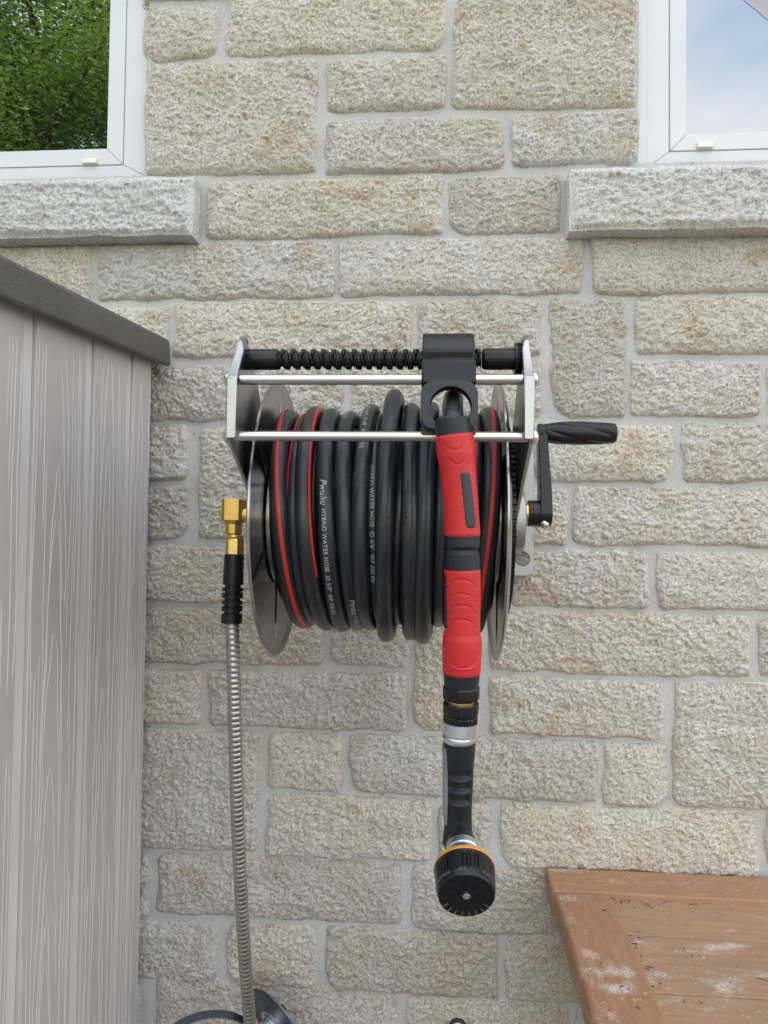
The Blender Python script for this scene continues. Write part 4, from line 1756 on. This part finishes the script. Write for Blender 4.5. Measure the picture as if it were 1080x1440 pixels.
# axes on the dial face
e1 = np.array([1, 0, 0]) - axd * axd[0]
e1 /= np.linalg.norm(e1)
e2 = np.cross(e1, axd)
if e2[2] < 0:
    e2 = -e2
for (a, r, s_) in ((95, .013, .0028), (40, .012, .0022), (185, .013, .0024), (-5, .0125, .0024), (-58, .0125, .0032), (140, .012, .002), (-120, .012, .002)):
    o = fc + e1 * r * math.cos(R(a)) + e2 * r * math.sin(R(a))
    mb = MB(True).lathe(o, axd, [(-.0008, s_), (.0004, s_), (.0004, s_ * .72), (-.0006, s_ * .66)], 18, cap=False)
    obj('jet', mb, 'black_plastic', dial, sharp=30)
mb = MB(True)
for a in range(-150, -20, 17):
    u = e1 * math.cos(R(a)) + e2 * math.sin(R(a))
    v = np.cross(u, axd)
    o = fc + axd * .0001
    V = []
    for (r, w) in ((.0178, .00028), (.0225, .00034)):
        V += [o + u * r - v * w, o + u * r + v * w]
    mb.add([V[0], V[1], V[3], V[2]], [(0, 1, 2, 3)])
    mb.add([p + axd * .0006 for p in (V[0], V[1], V[3], V[2])], [(0, 1, 2, 3)])
obj('mark', mb, 'dial_print', dial, sharp=0)


def rim_text(body, ang, size):
    """lettering round the shoulder of the head, read from outside"""
    V, Fs = text_mesh(body, size, 0, .0, 1.05)
    wid = V[:, 0].max()
    rr_ = .0252
    out = []
    for v in V:
        a = R(ang) - (v[0] - wid / 2) / rr_
        u = e1 * math.cos(a) + e2 * math.sin(a)
        out.append(fc + axd * (-.0050 - v[1] + size * .3) + u * (rr_ + .00005 + .0002))
    mb = MB(True).add(out, Fs)
    obj('lettering', mb, 'dial_print', head, sharp=0)


rim_text('JET', 98, .0042)
rim_text('FLAT', 48, .0042)
rim_text('SHOWER', 143, .0042)

# ------------------------------------------------------------------ leader hose with brass elbow
ZLd = .915
ldr = thing('leader_hose', 'ribbed stainless steel leader hose with brass elbow dropping from the reel', 'hose', l2w(P(350, 1438, 1.05)))
m1 = MM(1, ZLd)
pe = lambda px, py: P(px, py, ZLd)
# elbow: upright hex body, a shoulder, and a stub into the axle
mb = MB(True)
cx = 328.5
o_ = pe(cx, 752)
hw = .0128
mb.lathe(o_, (0, 0, 1), [(0, .0088), (.002, .0100), (.0125, .0100), (.0165, .0125), (.0170, .0125)], 8, ref=(math.cos(R(22.5)), -math.sin(R(22.5)), 0))
ch = .0040
sq = [(hw, -hw + ch), (hw, hw - ch), (hw - ch, hw), (-hw + ch, hw), (-hw, hw - ch), (-hw, -hw + ch), (-hw + ch, -hw), (hw - ch, -hw)]
mb.prism([(o_[0] + a_, o_[1] + b_) for a_, b_ in sq], o_[2] + .0171, o_[2] + .0425, 2)
elbow = obj('elbow', mb, 'brass', ldr, sharp=20, bevel=.0012)
zE = pe(cx, 724)[2]
mb = MB(True).lathe((o_[0] + .005, o_[1], zE), (1, 0, 0), [(0, .0095), (xL - o_[0] - .008, .0095)], 28)
obj('stub', mb, 'brass', elbow)
mb = MB(True).lathe((o_[0] - .010, o_[1], zE), (-1, 0, 0), [(0, .0075), (.0036, .0075), (.0044, .0066)], 20)
obj('plug', mb, 'brass', elbow, sharp=20)
mb = MB(True).lathe(pe(330, 781), (0, 0, 1), [(0, .0105), (.0008, .0112), (MM(24, ZLd) - .0008, .0112), (MM(24, ZLd), .0104)], 6, ref=(1, 0, 0))
mb.lathe(pe(330, 757.5), (0, 0, 1), [(0, .0095), (.0018, .0108), (.0036, .0108), (.0046, .0092)], 24)
obj('hex_nut', mb, 'bright_brass', ldr, sharp=20, bevel=.0005)
# strain relief: smooth sleeve above, ribs below
mb = MB(True)
sp0, sp1 = pe(329.5, 779), pe(325.5, 876)
Ls = np.linalg.norm(sp1 - sp0)
prof = []
NS = 200
for i in range(NS):
    t_ = i / (NS - 1)
    yy = 779 + 97 * t_
    if yy < 782:
        r = 13.0 + (yy - 779) / 3 * 1.0
    elif yy < 808:
        r = 14.2
    elif yy < 822:
        r = 14.6
    elif yy < 868:
        k = ((yy - 822) / 9.3) % 1
        r = 11.2 if k < .42 else 14.8
    else:
        r = 15.0
    prof.append((Ls * t_, r * m1))
mb.lathe(sp0, sp1 - sp0, prof, 36)
sr = obj('strain_relief', mb, 'black_plastic', ldr, sharp=30)
mb = MB(True)
for k in range(5):
    yb2 = 822 + 9.3 * k + 2
    for a in range(2):
        an = a * math.pi + (k % 2) * math.pi / 2 + .5
        c = sp0 + (sp1 - sp0) * ((yb2 - 779) / 97)
        d_ = np.array([math.sin(an), -math.cos(an), 0])
        s_ = np.array([math.cos(an), math.sin(an), 0])
        h_ = MM(5, ZLd)
        V = [c + d_ * .0095 - s_ * .003, c + d_ * .0095 + s_ * .003, c + d_ * .0122 + s_ * .003, c + d_ * .0122 - s_ * .003]
        mb.add(V + [p - np.array([0, 0, h_]) for p in V], [(0, 1, 2, 3), (4, 5, 6, 7), (0, 1, 5, 4), (1, 2, 6, 5), (2, 3, 7, 6), (3, 0, 4, 7)])
obj('bridge', mb, 'black_plastic', sr, sharp=30)
# ribbed steel tube
tp = [(326.3, 870, .915), (327.5, 910, .916), (329, 970, .92), (331, 1050, .93), (334, 1150, .95), (338.5, 1250, .975), (344.5, 1350, 1.005), (350, 1420, 1.03), (353, 1460, 1.045), (356, 1500, 1.07)]
cl_ = spline([P(*p) for p in tp], 60)
Lc = np.concatenate([[0], np.cumsum(np.linalg.norm(np.diff(cl_, axis=0), axis=1))])
ribp = MM(7.6, .93)
nr = int(Lc[-1] / ribp) * 10
su = np.linspace(0, Lc[-1], nr)
cl2 = np.stack([np.interp(su, Lc, cl_[:, i]) for i in range(3)], -1)
fr_ = (su / ribp) % 1
rt_ = MM(9.8, .93) * (.92 + .09 * np.clip(np.sin(np.pi * np.clip(fr_ / .8, 0, 1)), 0, 1) ** .5)
mb = MB(True).sweep(cl2, rt_, 26)
tube = obj('steel_tube', mb, 'steel_hose', ldr, sharp=50)
# ------------------------------------------------------------------ outdoor tap the leader comes from, only its top shows
tapc = at(384, 1438, -.078)
tap = thing('wall_tap', 'blue grey metal dish of an outdoor tap just right of the leader hose', 'tap', tapc)
_v = (CAM - tapc) / np.linalg.norm(CAM - tapc)      # the dish looks down and to the left
nT = _v * .62 + (-RT * .67 - UP * .74) * .785
nT /= np.linalg.norm(nT)
mb = MB().lathe(tapc - nT * .004, nT, [(-.0012, .050), (.0, .0535), (.0022, .0535), (.0032, .0515), (.003, .045), (.0022, .03), (.003, .02)], 64)
obj('flange', mb, 'steel_blue', tap, sharp=40)
mb = MB().lathe(tapc, nT, [(-.003, .021), (.003, .0215), (.005, .018), (.006, .0135), (.026, .0135), (.027, .016), (.034, .016), (.036, .013)], 36)
obj('spout', mb, 'zinc', tap)
back = np.array([tapc[0] - .004, .01, tapc[2] - .03])
mb = MB().sweep([back, back * .5 + tapc * .5, tapc - nT * .004], .009, 20, ref=(0, 0, 1))
obj('pipe', mb, 'steel_blue', tap)
# flat steel hoop leaning beside the tap
hc_ = at(286, 1486, -.10)
hoop = thing('steel_hoop', 'thin flat steel band bent into a hoop left of the tap flange', 'hoop', hc_)
mb = MB()
V, Fs = [], []
axh = np.array([.32, -.80, -.28])
axh /= np.linalg.norm(axh)
u_ = np.cross(axh, (0, 0, 1))
u_ /= np.linalg.norm(u_)
v_ = np.cross(u_, axh)
rH = .0775
nH = 120
for k in range(nH):
    a = 2 * math.pi * k / nH
    d_ = u_ * math.cos(a) + v_ * math.sin(a)
    for (rr_, ww) in ((rH, -.009), (rH, .009), (rH - .0014, .009), (rH - .0014, -.009)):
        V.append(hc_ + d_ * rr_ + axh * ww * .75)
for k in range(nH):
    for j in range(4):
        k2 = (k + 1) % nH
        Fs.append((k * 4 + j, k * 4 + (j + 1) % 4, k2 * 4 + (j + 1) % 4, k2 * 4 + j))
mb.add(V, Fs)
obj('band', mb, 'steel_blue', hoop, sharp=40, bevel=.0004)
# clip that holds the hoop to the tap
mb = MB().sweep([hc_ + u_ * (rH - .004), hc_ + u_ * (rH + .01) + np.array([.0, .02, 0]), tapc + nT * .03 + np.array([0, 0, -.012])], .004, 12)
obj('stay', mb, 'steel_blue', hoop)
# white plugged pipe end low on the wall
pc = at(644, 1450, -.02)
cap = thing('pipe_end', 'white capped pipe end poking out of the stone below the nozzle', 'pipe', (pc[0], 0, pc[2]))
mb = MB().lathe((pc[0], .01, pc[2]), (0, -1, 0), [(0, .0105), (.028, .0105), (.032, .009), (.034, .005)], 28)
obj('cap', mb, 'white_cap', cap)
mb = MB().lathe((pc[0], .01, pc[2]), (0, -1, 0), [(0, .0135), (.025, .0135), (.0265, .012)], 28)
obj('gasket', mb, 'gasket', cap)

# ------------------------------------------------------------------ what the panes mirror: a garden tree and an invented sail behind the camera
tree = thing('garden_tree', 'tall green leafy tree mirrored in the left window', 'tree', (-6.2, -9.6, 0))
rt = random.Random(3)
TB = np.array([-6.2, -9.6, 0])
CC, CRx = TB + np.array([.2, 0, 7.0]), np.array([3.3, 3.0, 3.8])
mb = MB()
trunk = [TB, TB + np.array([.05, .02, 1.2]), TB + np.array([.0, .1, 2.6]), TB + np.array([.1, .05, 4.2]), TB + np.array([.15, 0, 6.5]), TB + np.array([.2, 0, 9.3])]
mb.sweep(spline(trunk, 5), np.interp(np.arange(26), [0, 3, 12, 25], [.34, .25, .17, .04]), 12)
tips = []
for k in range(46):
    z = rt.uniform(2.8, 8.8)
    a = rt.uniform(0, 2 * math.pi)
    L_ = rt.uniform(1.4, 3.0) * (1 - .4 * max(0, z - 6) / 3)
    s = TB + np.array([.1, 0, z])
    e = s + np.array([math.cos(a) * L_, math.sin(a) * L_, rt.uniform(.5, 1.6)])
    m_ = (s + e) / 2 + np.array([rt.uniform(-.15, .15), rt.uniform(-.15, .15), -.1])
    mb.sweep([s, m_, e], [.06, .04, .012], 6)
    for u in (.45, .6, .75, .9, 1.0):
        tips.append(s + (e - s) * u + np.array([rt.gauss(0, .25), rt.gauss(0, .25), rt.gauss(0, .2)]))
obj('trunk', mb, 'bark', tree)
rng = np.random.default_rng(4)
NL = 130000
tips = np.array(tips)
ci = rng.integers(0, len(tips), NL)
c = tips[ci] + rng.normal(0, 1, (NL, 3)) * np.array([.36, .36, .24])
n1 = rng.normal(0, 1, (NL, 3))
n1[:, 2] = np.abs(n1[:, 2]) * .4 - .25
n1 /= np.linalg.norm(n1, axis=1)[:, None]
n2 = np.cross(n1, rng.normal(0, 1, (NL, 3)))
n2 /= np.linalg.norm(n2, axis=1)[:, None]
s = rng.uniform(.028, .055, NL)[:, None]
V = np.stack([c - n1 * s, c + n2 * s * .5, c + n1 * s, c - n2 * s * .5], 1).reshape(-1, 3) - TB
Q = np.arange(NL * 4).reshape(-1, 4)
link('crown', quad_mesh('crown', V, Q, False), 'leaf', tree)


def mirror_pt(px, py, out):
    w = at(px, py, .022)
    d = ray(px, py)
    d = d / d[1]
    return w + np.array([d[0], -1, d[2]]) * out


A_, B_ = mirror_pt(1045, 0, 3.0), mirror_pt(1080, 28.5, 3.0)  # sail is invented, placed so the right pane mirrors a grey wedge
dv = B_ - A_
c1, c2_ = A_ - dv * 1.6, B_ + dv * 7
c3 = (A_ + B_) / 2 + np.array([2.6, -1.0, 1.9])
sail = thing('invented_sail', 'lavender grey sail added to mirror a wedge in the corner of the right window', 'shade sail', (float(c2_[0]), float(c2_[1]), 0))
mb = MB()
NS_ = 14
V, idx = [], {}
for i in range(NS_ + 1):
    for j in range(NS_ + 1 - i):
        a, b = i / NS_, j / NS_
        g_ = 1 - a - b
        p = c1 * g_ + c2_ * a + c3 * b
        p = p - np.array([0, 0, .0]) + (np.array([0, 0, 1.0]) * (-1.2 * a * b * g_))
        idx[i, j] = len(V)
        V.append(p)
Fs = []
for i in range(NS_):
    for j in range(NS_ - i):
        Fs.append((idx[i, j], idx[i + 1, j], idx[i, j + 1]))
        if j < NS_ - i - 1:
            Fs.append((idx[i + 1, j], idx[i + 1, j + 1], idx[i, j + 1]))
mb.add(V, Fs)
o = obj('cloth', mb, 'sail_cloth', sail, sharp=0)
md = o.modifiers.new('thickness', 'SOLIDIFY')
md.thickness = .004
for c in (c2_, c3):
    mb = MB().lathe((c[0], c[1], 0), (0, 0, 1), [(0, .045), (c[2] + .05, .04)], 14)
    obj('post', mb, 'grey_metal', sail)
mb = MB().sweep([c1, c1 * .5 + np.array([c1[0] - .5, -.1, 4.16]) * .5 - np.array([0, 0, .02]), np.array([c1[0] - .5, -.1, 4.16])], .006, 8)
obj('rope', mb, 'grey_metal', sail)
